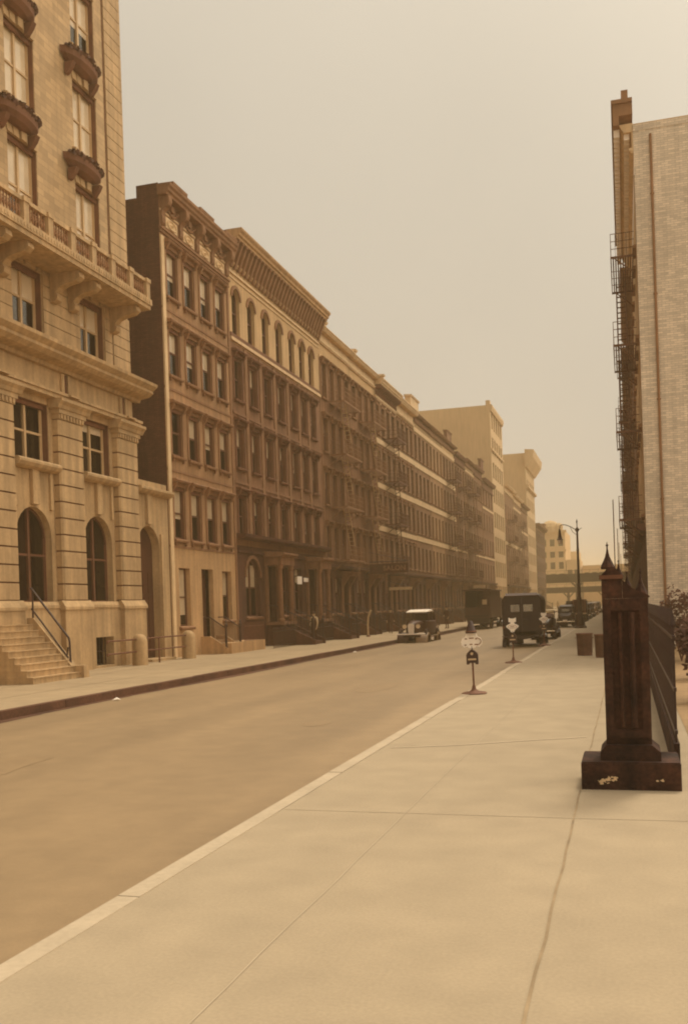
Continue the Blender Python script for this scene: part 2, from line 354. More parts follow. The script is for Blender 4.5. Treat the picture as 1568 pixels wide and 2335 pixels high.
def window(parent, y, z, w, h, dep=.25, arch=False, mull=False, hood=None, sill=True, shade=None, sash='sash', trim='trim_brown', simple=0, x=0, surround=None, curtain=None, lining=False):
    w = round(w, 2); h = round(h, 2)
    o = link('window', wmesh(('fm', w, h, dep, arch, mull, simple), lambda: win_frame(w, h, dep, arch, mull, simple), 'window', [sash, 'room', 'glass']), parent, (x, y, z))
    hw = w/2; x0 = -dep+.02
    if simple != 2:
        def pane():
            b = MB()
            if arch:
                zc = h-hw; pts = [(x0+.03, -hw+.06, .07)] + [(x0+.03, hw-.06, .07)] + [(x0+.03, (hw-.06)*math.cos(math.pi*i/10), zc+(hw-.06)*math.sin(math.pi*i/10)) for i in range(11)]
                b.add(pts, [tuple(range(len(pts)))])
            else: b.quad((x0+.03,-hw+.06,.07),(x0+.03,hw-.06,.07),(x0+.03,hw-.06,h-.06),(x0+.03,-hw+.06,h-.06))
            return b
        link('pane', wmesh(('pane', w, h, dep, arch), pane, 'pane', 'glass'), o)
    if lining:  # dark boards added in the reveal, putting its shade into the colour
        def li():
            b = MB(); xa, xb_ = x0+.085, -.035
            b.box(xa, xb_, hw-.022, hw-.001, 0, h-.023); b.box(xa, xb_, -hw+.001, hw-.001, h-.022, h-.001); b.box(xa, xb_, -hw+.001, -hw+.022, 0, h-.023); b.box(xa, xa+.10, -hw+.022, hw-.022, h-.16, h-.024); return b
        link('reveal_shade_lining', wmesh(('lin', w, h, dep), li, 'reveal_shade_lining', 'trim_dark'), o)
    if shade:
        s = round(shade, 1)
        def sh():
            b = MB(); zt = h-(.03 if not arch else hw*.35); zb = h-h*s; inn = .08 if not arch else .16
            b.box(x0+.012, x0+.022, -hw+inn, hw-inn, zb, zt); b.tube((x0+.015,-hw+inn,zb),(x0+.015,hw-inn,zb), .012, n=5); return b
        link('shade', wmesh(('shade', w, h, dep, arch, s), sh, 'shade', 'shade'), o)
    if curtain:
        def cu():
            b = MB(); sec = []
            N = 10; pts = []
            for i in range(N+1):
                yy = -hw+.08+(hw-.1)*i/N*.9; pts.append((x0-.1+.02*math.sin(i*2.1), yy))
            for zz, sh_ in ((.1, .12), (h*.3, .05), (h*.5-.03, 0)):
                sec.append([(px, py-sh_*(i/N), zz) for i, (px, py) in enumerate(pts)])
            b.loft(sec, closed=False, cap=False); return b
        link('curtain', wmesh(('cur', w, h, dep), cu, 'curtain', 'curtain'), o)
    if hood:
        def hd():
            b = MB()
            if hood == 'bracket':
                b.box(0.003, .09, -hw-.12, hw+.12, h, h+.16); b.prism_y([(0.003,h+.16),(.26,h+.18),(.30,h+.26),(.26,h+.30),(0.003,h+.34)], -hw-.2, hw+.2)
                for sg in (-1, 1):
                    b.prism_y([(0.093,h-.12),(.13,h-.1),(.24,h+.10),(.24,h+.158),(.093,h+.158)], sg*(hw+.06)-.06, sg*(hw+.06)+.06)
                    b.box(.003, .05, sg*(hw+.06)-.06, sg*(hw+.06)+.06, -.02, h-.002)
            elif hood == 'flat':
                b.box(.003, .07, -hw-.08, hw+.08, h, h+.24); b.box(.003, .16, -hw-.14, hw+.14, h+.24, h+.32)
            elif hood == 'arch':
                N = 12; zc = h-hw
                for i in range(N):
                    a0, a1 = math.pi*i/N, math.pi*(i+1)/N
                    P = lambda r, a, xx: (xx, -r*math.cos(a), zc+r*math.sin(a))
                    b.add([P(hw,a0,.003),P(hw+.16,a0,.003),P(hw+.16,a1,.003),P(hw,a1,.003),P(hw,a0,.08),P(hw+.16,a0,.08),P(hw+.16,a1,.08),P(hw,a1,.08)],
                          [(4,5,6,7),(1,5,6,2),(0,3,7,4)])
            elif hood == 'voussoir':
                for k in range(-2, 3):
                    y0 = k*hw*.42; s0 = k*.06; ww = hw*.18
                    zz = h+(.62 if k == 0 else .5); xx = .10 if k == 0 else .045
                    b.prism_x([(y0-ww, h), (y0+ww, h), (y0+ww+s0*1.5, zz), (y0-ww+s0*1.5, zz)], .003, xx)
            return b
        link('hood', wmesh(('hood', w, h, hood), hd, 'hood', trim), o)
    if sill:
        def si():
            b = MB(); b.prism_y([(-dep+.1,-.03),(-dep+.1,-.16),(.13,-.16),(.15,-.11),(.15,-.05),(.0,-.0)], -hw-.12, hw+.12)
            if sill == 2:
                for sg in (-1, 1): b.box(.003, .1, sg*(hw-.02)-.05, sg*(hw-.02)+.05, -.30, -.162)
            return b
        link('sill', wmesh(('sill', w, dep, sill), si, 'sill', trim), o)
    return o
_sm = {}
def shared(key, fn, name, mats, parent, loc=(0,0,0), rz=0, smooth=False):
    if key not in _sm: _sm[key] = fn().mesh(name, mats, smooth)
    return link(name, _sm[key], parent, loc, rz)

def bracket_mesh(h, p, wd, straight=False):
    """scroll bracket hanging below z=0, outward +x, back at x=0"""
    b = MB()
    prof = [(0,0),(0,-h),(p*.10,-h),(p*.22,-h*.93),(p*.25,-h*.80),(p*.18,-h*.66),(p*.30,-h*.5),(p*.55,-h*.40),(p*.86,-h*.34),(p,-h*.22),(p*.98,-h*.08),(p*.94,0)]
    if straight: prof = [(0,0),(0,-h),(p*.14,-h),(p*.20,-h*.9),(p*.86,-h*.12),(p*.95,-h*.10),(p*.95,0)]
    b.prism_y(prof, -wd/2, wd/2); return b

def fire_escape(parent, y0, y1, levels, mat_='iron_rust', x=0.0, pale=False, drop=True, proj=1.05):
    L_ = y1-y0; lev = tuple(levels)
    def fr():
        b = MB()
        for z in lev:
            for yy in (0.05, L_-.05): b.tube((0,yy,z-.7),(proj*.9,yy,z-.03), .025, n=5)
        return b
    o = shared(('fef', L_, lev, mat_, proj), fr, 'fire_escape', mat_, parent, (x, y0, 0))
    def pl():
        b = MB(); P = proj
        for k in range(9): b.box(.02+k*P/9, .02+k*P/9+.05, 0, L_, -.03, 0)
        b.box(0.0, P+.03, -.03, .0, -.07, .02); b.box(0.0, P+.03, L_, L_+.03, -.07, .02); b.box(P+.031, P+.06, -.03, L_+.03, -.08, .03)
        for zz in (.32, .62, .92):
            b.tube((P+.04,0,zz),(P+.04,L_,zz), .016, n=4); b.tube((0,0,zz),(P+.04,0,zz), .016, n=4); b.tube((0,L_,zz),(P+.04,L_,zz), .016, n=4)
        n = max(6, int(L_/.16))
        for i in range(n+1): b.box(P+.03, P+.05, L_*i/n-.008, L_*i/n+.008, .02, .92)
        for i in range(1, 6):
            for yy in (0, L_): b.box(P*i/6, P*i/6+.016, yy-.008, yy+.008, 0, .92)
        return b
    def ld(h):
        def f():
            b = MB(); n = int(h/.25)
            p0 = Vector((proj*.42, L_*.78, 0)); p1 = Vector((proj*.42, L_*.30, h))
            for dx in (0, .36): b.tube(p0+Vector((dx,0,0)), p1+Vector((dx,0,0)), .03, n=5)
            for i in range(1, n):
                q = p0.lerp(p1, i/n); b.box(q.x, q.x+.36, q.y-.06, q.y+.06, q.z-.012, q.z+.012)
            return b
        return f
    for i, z in enumerate(lev):
        shared(('fep', round(L_, 2), mat_, proj), pl, 'platform', mat_, o, (0, 0, z))
        if i: shared(('fel', round(L_, 2), round(z-lev[i-1], 2), pale, mat_), ld(z-lev[i-1]), 'ladder', 'iron_pale' if pale else mat_, o, (0, 0, lev[i-1]))
    if drop:
        def dl():
            b = MB()
            for dy in (0, .35): b.tube((proj+.09,dy,-2.2),(proj+.09,dy,1.0), .02, n=5)
            for i in range(12): b.tube((proj+.09,0,-2.1+i*.26),(proj+.09,.35,-2.1+i*.26), .013, n=4)
            return b
        shared(('fed', mat_), dl, 'drop_ladder', mat_, o, (0, L_*.5, lev[0]))
    return o

def stoop(parent, yc, z_top, mat_='brownstone_dark', w=1.5, out=2.4):
    n = max(3, int(round(z_top/.18)))
    def f():
        b = MB()
        run = out/(n+1)
        for i in range(n):
            b.box(.003, out-run*(i+0), -w/2, w/2, z_top*i/n, z_top*(i+1)/n-(.0 if i < n-1 else 0))
        for sg in (-1, 1):
            a, c = sg*w/2, sg*(w/2+.16); a, c = min(a, c), max(a, c)
            b.add([(.003,a,0),(out+.1,a,0),(out+.1,a,.25),(.45,a,z_top+.2),(.003,a,z_top+.2),(.003,c,0),(out+.1,c,0),(out+.1,c,.25),(.45,c,z_top+.2),(.003,c,z_top+.2)],
                  [(0,1,2,3,4),(9,8,7,6,5),(1,6,7,2),(2,7,8,3),(3,8,9,4),(0,4,9,5)])
        return b
    o = shared(('st', z_top, w, out, mat_), f, 'stoop', mat_, parent, (0, yc, 0))
    def rl():
        b = MB()
        for sg in (0,):
            y = 0
            pts = [(.1,y,z_top+1.05),(.45,y,z_top+1.05),(out,y,1.15)]; b.path(pts, .025)
            b.lathe([(.09,0),(.07,.1),(.05,.2),(.05,.95),(.08,1.0),(.08,1.1),(.04,1.16),(.06,1.22),(.02,1.3)], (out, y, .22), 8)
            for i in range(1, 12):
                t = i/12; xx = .45+(out-.45)*t; zb = z_top+.2+(.25-z_top-.2)*t; zt = z_top+1.05+(1.15-z_top-1.05)*t
                b.box(xx-.01, xx+.01, y-.01, y+.01, zb, zt)
        return b
    for sg in (-1, 1): shared(('str', z_top, w, out), rl, 'railing', 'iron', o, (0, sg*(w/2+.08), 0))
    return o

def area_fence(parent, y0, y1, x=1.9, h=1.0, mat_='iron'):
    L_ = y1-y0
    def f():
        b = MB(); b.box(-.02, .02, 0, L_, .12, .16); b.box(-.02, .02, 0, L_, h-.18, h-.14)
        n = int(L_/.14)
        for i in range(n+1):
            y = L_*i/n; b.box(-.011, .011, y-.011, y+.011, 0, h-.04); b.add([(-.025,y,h-.04),(0,y-.025,h-.04),(.025,y,h-.04),(0,y+.025,h-.04),(0,y,h+.07)], [(0,1,4),(1,2,4),(2,3,4),(3,0,4)])
        return b
    return shared(('af', round(L_, 2), h, mat_), f, 'area_railing', mat_, parent, (x, y0, 0))

def door(parent, y, z, w, h, dep=.5, x=0):
    def f():
        b = MB(); x0 = -dep; b.box(x0, x0+.06, -w/2, w/2, 0, h)
        for sg in (-1, 1):
            b.box(x0+.06, x0+.09, sg*w*.24-.16*w, sg*w*.24+.16*w, .2, .9); b.box(x0+.06, x0+.09, sg*w*.24-.16*w, sg*w*.24+.16*w, 1.05, min(h-.5, 2.0))
        b.box(x0+.06, x0+.1, -w/2, w/2, h-.42, h-.36); return b
    o = shared(('door', round(w, 2), round(h, 2), dep), f, 'door', 'door', parent, (x, y, z))
    shared(('knob', dep), lambda: MB().lathe([(.01,0),(.03,.01),(.03,.04),(.01,.05)], (0,0,0), 8), 'knob', 'chrome', o, (-dep+.1, w*.1, 1.05))
    return o

def cornice(parent, W, z0, z1, proj, mats, nb=0, bh=.5, bw=.18, sep_br=False, dent=False, frieze=0, ends=True, y0=0, brmat='trim_dark', straight=False):
    """moulded cornice, top z1; brackets hang between z0 and z1-crown"""
    crown = (z1-z0)*.34
    e = .18 if ends else 0
    b = MB()
    zc = z1-crown
    b.prism_y([(0.003,zc),(proj*.72,zc),(proj*.74,zc+crown*.22),(proj*.84,zc+crown*.30),(proj*.86,zc+crown*.55),(proj*.97,zc+crown*.75),(proj,z1-.05),(proj,z1),(0.003,z1)], y0-e, y0+W+e)
    b.box(.003, .06, y0, y0+W, z0, zc-.003); b.box(.003, .16, y0-.04, y0+W+.04, z0-.12, z0-.001); b.box(.003, .11, y0-.02, y0+W+.02, z0-.2, z0-.121)
    if dent:
        n = int(W/.3)
        for i in range(n): b.box(.161, .26, y0+W*(i+.25)/n, y0+W*(i+.75)/n, z0-.115, z0-.01)
    o = b.build('cornice', mats, parent)
    if nb:
        h = (z1-z0-crown)*bh if bh <= 1 else bh
        if sep_br:
            me = bracket_mesh(h, proj*.68, bw, straight).mesh('bracket', brmat)
            for i in range(nb): link('bracket', me, o, (.065, y0+bw+(W-2*bw)*i/(nb-1), zc-.004))
        else:
            mm = MB()
            for i in range(nb):
                y = y0+bw+(W-2*bw)*i/(nb-1); q = bracket_mesh(h, proj*.68, bw); mm.add([(vx+.065, vy+y, vz+zc-.004) for vx, vy, vz in q.v], q.f)
            mm.build('bracket_row', brmat, o)
    return o
# ------------------------------------------------------------------ the setting
KR, KL, BL, BR = -3.4, -12.3, -18.5, .8        # right kerb, left kerb, left and right building lines
RZ = -.17
b = MB(); b.quad((-1490,-25,-.22),(1490,-25,-.22),(1490,1480,-.22),(-1490,1480,-.22)); tag(b.build('ground', 'earth'), kind='structure')
b = MB(); b.quad((KL,-20,RZ),(KR,-20,RZ),(KR,238,RZ),(KL,238,RZ)); b.quad((-300,238,RZ),(300,238,RZ),(300,262,RZ),(-300,262,RZ)); b.quad((KL,262,RZ),(KR,262,RZ),(KR,520,RZ),(KL,520,RZ))
tag(b.build('road', 'asphalt'), kind='structure')
def kerbside(name, x0, x1, mt):
    b = MB(); b.box(x0, x1, -20, 238, -.2, 0); b.box(x0, x1, 262, 520, -.2, 0); tag(b.build(name, mt), kind='structure')
kerbside('pavement_right', KR+.2, 60, 'sidewalk'); kerbside('pavement_left', -80, KL-.2, 'sidewalk_far')
def kerb(name, x0, x1, mt, lip=0):
    b = MB(); y = -18.
    while y < 237:
        L_ = 2.1+random.random()*.9; dz = random.uniform(-.006, .006); dx = random.uniform(-.012, .012)
        b.box(x0+dx, x1+dx, y+.004, min(y+L_-.004, 237.9), -.21, .008+dz); y += L_
    tag(b.build(name, mt), kind='structure')
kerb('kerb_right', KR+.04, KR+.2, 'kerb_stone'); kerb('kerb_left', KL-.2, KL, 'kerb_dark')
# joints in the right pavement
b = MB()
def strip(b, pts, wd, z=.004):
    for (x0,y0),(x1,y1) in zip(pts, pts[1:]):
        d = Vector((x1-x0, y1-y0)).normalized()*wd/2; b.quad((x0-d.y,y0+d.x,z),(x0+d.y,y0-d.x,z),(x1+d.y,y1-d.x,z),(x1-d.y,y1+d.x,z))
rr = random.Random(3)
pts = [(-.50+rr.uniform(-.008,.008), 2+i*.5) for i in range(120)]; strip(b, pts, .018)
tag(b.build('pavement_joint', 'joint'), kind='structure')
b = MB(); strip(b, [(-2.0+rr.uniform(-.006,.006), 2+i*.5) for i in range(110)], .010)
for y in [8.6, 19.6, 27.4, 36, 46, 58, 72]:
    strip(b, [(-3.18, y+rr.uniform(-.03,.03)), (-.5, y), (.75, y+rr.uniform(-.03,.03))], .012, .005)
tag(b.build('cross_joint', 'joint_faint'), kind='structure')
b = MB(); strip(b, [(-3.1,12.55),(-2.2,12.85),(-1.4,13.3),(-.58,13.7)], .035, .006); tag(b.build('chalk_line', 'chalk'), kind='structure')
b = MB()
strip(b, [(-3.45,29.2),(-5.0,29.6),(-6.9,29.9)], .10, RZ+.004); strip(b, [(-3.5,33.6),(-5.2,33.9)], .10, RZ+.004)
tag(b.build('road_marking', 'kerb_stone'), kind='structure')
b = MB()
for cx_, cy_, w_, h_ in ((-8.6, 11.5, 1.3, 2.2), (-6.2, 24, 1.0, 3.0), (-9.8, 33, 1.6, 2.0), (-5.4, 16.5, .5, .9)):
    n_ = 14; b.add([(cx_+w_/2*math.cos(2*math.pi*k/n_)*rr.uniform(.75,1.1), cy_+h_/2*math.sin(2*math.pi*k/n_)*rr.uniform(.8,1.1), RZ+.004) for k in range(n_)], [tuple(range(n_))])
tag(b.build('road_patch', 'asphalt_patch'), kind='structure')
# joints on the left pavement, with its dirty gutter
b = MB()
for y in range(22, 110, 2): strip(b, [(-18.2,y+rr.uniform(-.1,.1)),(-12.55,y)], .03)
for x in (-14.4, -16.5): strip(b, [(x+rr.uniform(-.01,.01), 18+i*3) for i in range(40)], .03, .005)
tag(b.build('left_pavement_joint', 'joint'), kind='structure')
b = MB()
for i in range(110):
    y = -10+i*2.; w0 = .22+.10*math.sin(i*.7)+rr.uniform(0,.12); w1 = .22+.10*math.sin((i+1)*.7)+.05
    b.quad((KL,y,RZ+.004),(KL+w0,y,RZ+.004),(KL+w1,y+2,RZ+.004),(KL,y+2,RZ+.004))
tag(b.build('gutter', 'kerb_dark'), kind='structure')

b = MB(); b.quad((.75,10.5,.006),(40,10.5,.006),(40,38.5,.006),(.75,38.5,.006)); tag(b.build('yard', 'earth'), kind='structure')
# ------------------------------------------------------------------ the limestone corner building, left
T = thing('stone_building', (BL, 17.5, 0), 'pale rusticated limestone building with balcony and arched ground floor windows at the left edge', 'building')
W = 16.7; bays = [1.98, 5.97, 9.96, 13.95]; piers = [0, 3.96, 7.95, 11.94, 15.93]
b = MB()
ops = [(c-.98, c+.98, 2.4, 5.55, True) for c in bays] + [(c-1.0, c+1.0, 7.05, 9.05, False) for c in bays] + [(c-.82, c+.86, 11.45, 13.44, False) for c in bays]
facade(b, 0, W, [(0, 10.95, 0), (10.95, 13.6, 0)], [o for o in ops if o[2] < 10]+[o for o in ops if o[2] > 10] + [(13.3, 14.55, .08, 1.12, False), (9.3, 10.5, .08, 1.12, False)], xf=0, dep=.34)
up = []
for c in bays:
    for z0, z1 in ((14.55, 17.52), (18.75, 21.25), (22.5, 24.95), (26.2, 28.6)): up.append((c-.77, c+.84, z0, z1, False))
facade(b, 0, W, [(13.6, 31, 3)], up, xf=0, dep=.32)
shell(b, 0, W, 0, 31, 14, side=1, roof=2)
b.build('wall', ['limestone', 'dark_brick', 'roof', 'limestone_brick'], T)
# basement plinth projecting around the cellar windows
b = MB()
for y0, y1 in ((0, 9.3), (10.5, 13.3), (14.55, W+.06)): b.box(.003, .16, y0, y1, 0, 2.2)
for y0, y1 in ((9.3, 10.5), (13.3, 14.55)): b.box(.003, .16, y0, y1, 1.12, 2.2)
for y0, y1 in ((9.3, 10.5), (13.3, 14.55)): b.box(.003, .158, y0, y1, 0, .08)
b.prism_y([(.003,2.201),(.20,2.201),(.20,2.30),(.14,2.42),(.003,2.42)], 0, W+.08)
for p in piers[1:]: b.box(.161, .36, p-.86, min(p+.86, W+.10), 0, 2.14); b.prism_y([(.161,2.141),(.40,2.141),(.40,2.24),(.26,2.46),(.161,2.46)], p-.92, min(p+.92, W+.14))
b.build('plinth', 'limestone', T)
b = MB()
for c in bays[2:]:
    b = MB(); b.box(-.2, -.17, c-.6, c+.6, .58, .61)
    for k in range(6): b.box(-.2, -.17, c-.55+k*.22, c-.53+k*.22, .1, 1.1)
    b.build('cellar_grille', 'iron', T)
def rust_pier():
    b = MB(); n = 11; z0 = 2.46; z1 = 8.62; h = (z1-z0)/n
    for i in range(n):
        za, zb = z0+i*h+.025, z0+(i+1)*h-.025; b.prism_z([(.003,-.76),(.22,-.76),(.28,-.70),(.28,.70),(.22,.76),(.003,.76)], za, zb)
    b.slot(1); b.box(.003, .225, -.735, .735, z0, z1)
    b.slot(0); b.box(.003, .30, -.78, .78, z1+.001, z1+.18); b.box(.003, .36, -.84, .84, z1+.181, z1+.34)
    for k in range(8): b.box(.301, .345, -.72+k*.19, -.62+k*.19, z1+.02, z1+.17)
    b.prism_y([(.003,z1+.341),(.40,z1+.341),(.46,z1+.46),(.56,z1+.56),(.56,z1+.66),(.003,z1+.66)], -.98, .98)
    return b
for p in piers[1:]:
    if p > 15: 
        shared('rp', rust_pier, 'pier', ['limestone', 'groove'], T, (0, p-.02, 0))
    else: shared('rp', rust_pier, 'pier', ['limestone', 'groove'], T, (0, p, 0))
def ledge():
    b = MB(); b.prism_y([(.003,6.74),(.16,6.74),(.30,6.80),(.38,6.90),(.38,6.98),(.30,7.04),(.003,7.05)], -1.19, 1.19)
    b.box(.003, .14, -.18, .18, 5.62, 6.739); b.box(.003, .08, -1.05, -.9, 5.5, 6.739); b.box(.003, .08, .9, 1.05, 5.5, 6.739); return b
for c in bays: shared('ledge', ledge, 'window_ledge', 'limestone', T, (0, c, 0))
for c in bays:
    window(T, c, 2.4, 1.96, 3.15, dep=.34, arch=True, mull=True, sill=False, sash='sash')
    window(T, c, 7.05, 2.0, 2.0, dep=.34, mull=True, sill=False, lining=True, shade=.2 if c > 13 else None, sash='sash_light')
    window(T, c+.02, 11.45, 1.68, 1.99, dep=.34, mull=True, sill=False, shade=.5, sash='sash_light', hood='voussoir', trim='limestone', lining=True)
for ci, c in enumerate(bays):
    for k, (z0, z1) in enumerate(((14.55, 17.52), (18.75, 21.25), (22.5, 24.95), (26.2, 28.6))):
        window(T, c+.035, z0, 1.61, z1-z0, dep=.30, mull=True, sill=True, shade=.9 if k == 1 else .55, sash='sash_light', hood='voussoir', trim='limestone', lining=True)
# entablature over the piers
b = MB()
b.box(.003, .34, -.0, W+.20, 9.281, 9.42); b.box(.003, .40, 0, W+.24, 9.421, 9.52); b.box(.003, .06, 0, W+.02, 9.521, 10.30)
for p in piers[1:]:
    b.box(.061, .14, p-.30, p-.12, 9.56, 10.28); b.box(.061, .14, p+.12, p+.30, 9.56, 10.28); b.box(.401, .50, p-.3, p+.3, 9.44, 9.50)
b.prism_y([(.003,10.301),(.20,10.301),(.24,10.42),(.62,10.48),(.80,10.60),(.80,10.70),(.86,10.74),(.98,10.84),(1.0,10.95),(.003,10.99)], 0, W+.42)
b.build('entablature', 'limestone', T)
b = MB()
for p in piers[1:]: b.box(.062, .075, p-.11, p+.11, 9.56, 10.28)
b.build('frieze_panel', 'groove', T)
# rusticated storey above
def courses(y0, y1, z0, z1, h, x=.06, cut=()):
    b = MB(); n = int(round((z1-z0)/h)); h = (z1-z0)/n
    for i in range(n):
        za, zb = z0+i*h+.014, z0+(i+1)*h-.014; segs = [(y0, y1)]
        for c0, c1, cz0, cz1 in cut:
            if zb > cz0 and za < cz1: segs = [q for s0, s1 in segs for q in ([(s0, min(s1, c0))] if s0 < c0 else [])+([(max(s0, c1), s1)] if s1 > c1 else [])]
        for s0, s1 in segs:
            if s1-s0 > .05: b.box(.003, x, s0+.006, s1-.006, za, zb)
    return b
cu = [(c-.84, c+.88, 11.3, 13.5) for c in bays]
for ya, yb in zip([0]+[c+.88 for c in bays], [c-.84 for c in bays]+[15.38]): courses(ya, yb, 11.0, 13.5, .44, .05).build('stone_courses', 'limestone', T)
courses(15.46, W+.03, 11.0, 13.5, .44, .05).build('corner_courses', 'limestone', T)
courses(15.46, W+.03, 13.95, 31, .445, .06).build('corner_courses', 'limestone', T)
b = MB(); b.box(-.01, .012, 15.40, 15.45, 11.0, 31); b.build('recess_line', 'groove', T)
# balcony
b = MB(); PB = 1.35; YB = 16.05
b.box(.062, PB, 0, YB, 13.56, 13.72); b.box(.062, PB+.05, 0, YB+.05, 13.721, 13.95)
for i in range(int(YB/.16)): b.box(PB+.051, PB+.068, .04+i*.16, .11+i*.16, 13.78, 13.89)
o = b.build('balcony', 'limestone', T)
b = MB(); b.box(PB-.18, PB+.0, 0, YB, 14.56, 14.68); b.box(PB-.16, PB-.02, 0, YB, 13.951, 14.02); b.box(.1, PB-.1, YB-.14, YB, 14.56, 14.68); b.build('rail', 'limestone', o)
def post():
    b = MB(); b.box(-.13, .13, -.13, .13, 0, .6); b.box(-.16, .16, -.16, .16, .6, .75); return b
def panel():
    b = MB()
    for i in range(7): b.lathe([(.035,0),(.02,.08),(.06,.22),(.02,.40),(.035,.54)], (0, -.45+i*.15, 0), 6)
    for i in range(6):
        c = (0, -.375+i*.15, .3); b.path([(0, c[1]+.06*math.cos(a), c[2]+.09*math.sin(a)) for a in [k*math.pi/4 for k in range(9)]], .014, 4)
    return b
y = YB-.2; k = 0
while y > 7:
    shared('bp', post, 'baluster_post', 'limestone', o, (PB-.09, y, 13.952)); 
    shared('bpa', panel, 'pierced_panel', 'trim_brown', o, (PB-.09, y-.65, 14.02)); y -= 1.3
me = bracket_mesh(.95, 1.15, .32).mesh('console', 'limestone')
for p in [15.35, 12.5, 11.4, 8.5, 7.4, 4.5]: link('console', me, T, (.06, p, 13.559))
# carved window boxes with plants
def wbox():
    b = MB(); N = 8
    secs = []
    for zz, rr_ in ((-.0, .50), (-.22, .48), (-.38, .34), (-.46, .16)):
        secs.append([(.003, -1.2*rr_/.50, zz)]+[(.003+rr_*math.sin(math.pi*i/N)*.9, -1.2*rr_/.50*math.cos(math.pi*i/N), zz) for i in range(1, N)]+[(.003, 1.2*rr_/.50, zz)])
    b.loft(secs)
    for sy in (-.8, .8): b.prism_y([(.003,-.45),(.35,-.45),(.26,-.62),(.1,-.82),(.003,-.86)], sy-.1, sy+.1)
    return b
def leaves(n, sx_, sy_, sz_, s=.09, seed=1):
    b = MB(); r = random.Random(seed)
    for i in range(n):
        th = r.random()*6.28; rad = r.random()**.5; x = rad*sx_*math.cos(th); y = rad*sy_*math.sin(th); z = r.random()*sz_*(1-rad*.5)
        a = Vector((r.uniform(-1,1), r.uniform(-1,1), r.uniform(-1,1))).normalized(); c = a.orthogonal(); u = s*r.uniform(.6,1.4)
        p = Vector((x, y, z)); b.add([p-a*u, p+c*u*.5, p+a*u, p-c*u*.5], [(0,1,2,3)])
    return b
for c in bays:
    for z in (18.62, 22.37, 26.07):
        bx = shared('wbox', wbox, 'window_box', 'trim_dark', T, (.05, c-.42, z-.38))
        shared('wlv', lambda: leaves(420, .27, 1.12, .30), 'plants', 'leaf', bx, (.22, 0, -.03))
# stone annex with tall arched gateway
A = thing('stone_gateway', (BL, 34.28, 0), 'low pale stone wall with a tall arched doorway between limestone building and tenement', 'gateway')
b = MB(); facade(b, 0, 2.85, [(0, 6.74, 0)], [(.1, 2.0, .1, 5.48, True)], xf=.0, dep=.42); shell(b, 0, 2.85, 0, 6.74, 2.2, side=0, roof=0)
b.build('wall', ['limestone'], A)
b = MB(); b.prism_y([(-.3,6.741),(.10,6.741),(.24,6.80),(.34,6.90),(.34,6.99),(.22,7.03),(-.3,7.04)], 0, 2.88); b.box(-.3, .16, 0, 2.45, 7.041, 7.26)
b.box(.003, .12, .86, 1.24, 5.55, 6.739); b.build('coping', 'limestone', A)
b = MB(); b.box(-.40, -.36, .1, 2.0, .1, 5.5)
for i in range(4): b.box(-.359, -.34, .2+i*.45, .55+i*.45, .3, 2.6); b.box(-.359, -.34, .2+i*.45, .55+i*.45, 2.75, 3.6)
o = b.build('door', 'door', A); MB().lathe([(.03,0),(.05,.02),(.05,.05),(.0,.07)], (-.33,1.0,1.1), 8).build('knob', 'chrome', o)
b = MB(); b.box(.003, .09, 2.02, 2.2, 0, 5.2); b.box(.003, .09, -.02, .08, 0, 5.2); b.box(.0, .5, .1, 2.2, 0, .1); b.build('door_surround', 'limestone', A)
# rounded stone posts with pipe rail
def bollard():
    b = MB(); r = .27
    b.loft([[(x*q, y*q*1.0, z) for x, y in [(r*math.cos(a)*(abs(math.cos(a))**-.4 if abs(math.cos(a))>.01 else 1), r*math.sin(a)) for a in [2*math.pi*i/16 for i in range(16)]]] for z, q in ((0,1.03),(.85,1.0),(.98,.93),(1.08,.75),(1.15,.45),(1.17,.12))])
    return b
for i, (yy, lb) in enumerate(((32.55, 'rounded pale stone post in front of the rusticated pier beside the cellar window'), (36.75, 'rounded pale stone post standing right of the tall arched doorway'))):
    o = shared('bol', bollard, 'stone_post', 'limestone', None, (-17.55, yy, 0), smooth=True); tag(o, lb, 'post', 'rounded stone posts before the gateway')
P = thing('pipe_railing', (-17.55, 34.6, 0), 'two bar pipe railing between rounded stone posts before the gateway', 'railing')
b = MB()
for z in (.52, .98): b.tube((0,-1.8,z),(0,1.9,z), .03)
b.build('rail', 'iron_rust', P); b = MB(); b.tube((0,-.5,0),(0,-.5,1.0), .035); b.build('post', 'iron_rust', P)
P = thing('pipe_railing', (-17.55, 31.4, 0), 'short stub of two pipe bars left of the first rounded post', 'railing')
b = MB()
for z in (.52, .98): b.tube((0,-1.2,z),(0,.9,z), .03); b.tube((0,-1.2,z),(0,-1.2,z-.08), .03)
b.build('rail', 'iron_rust', P)
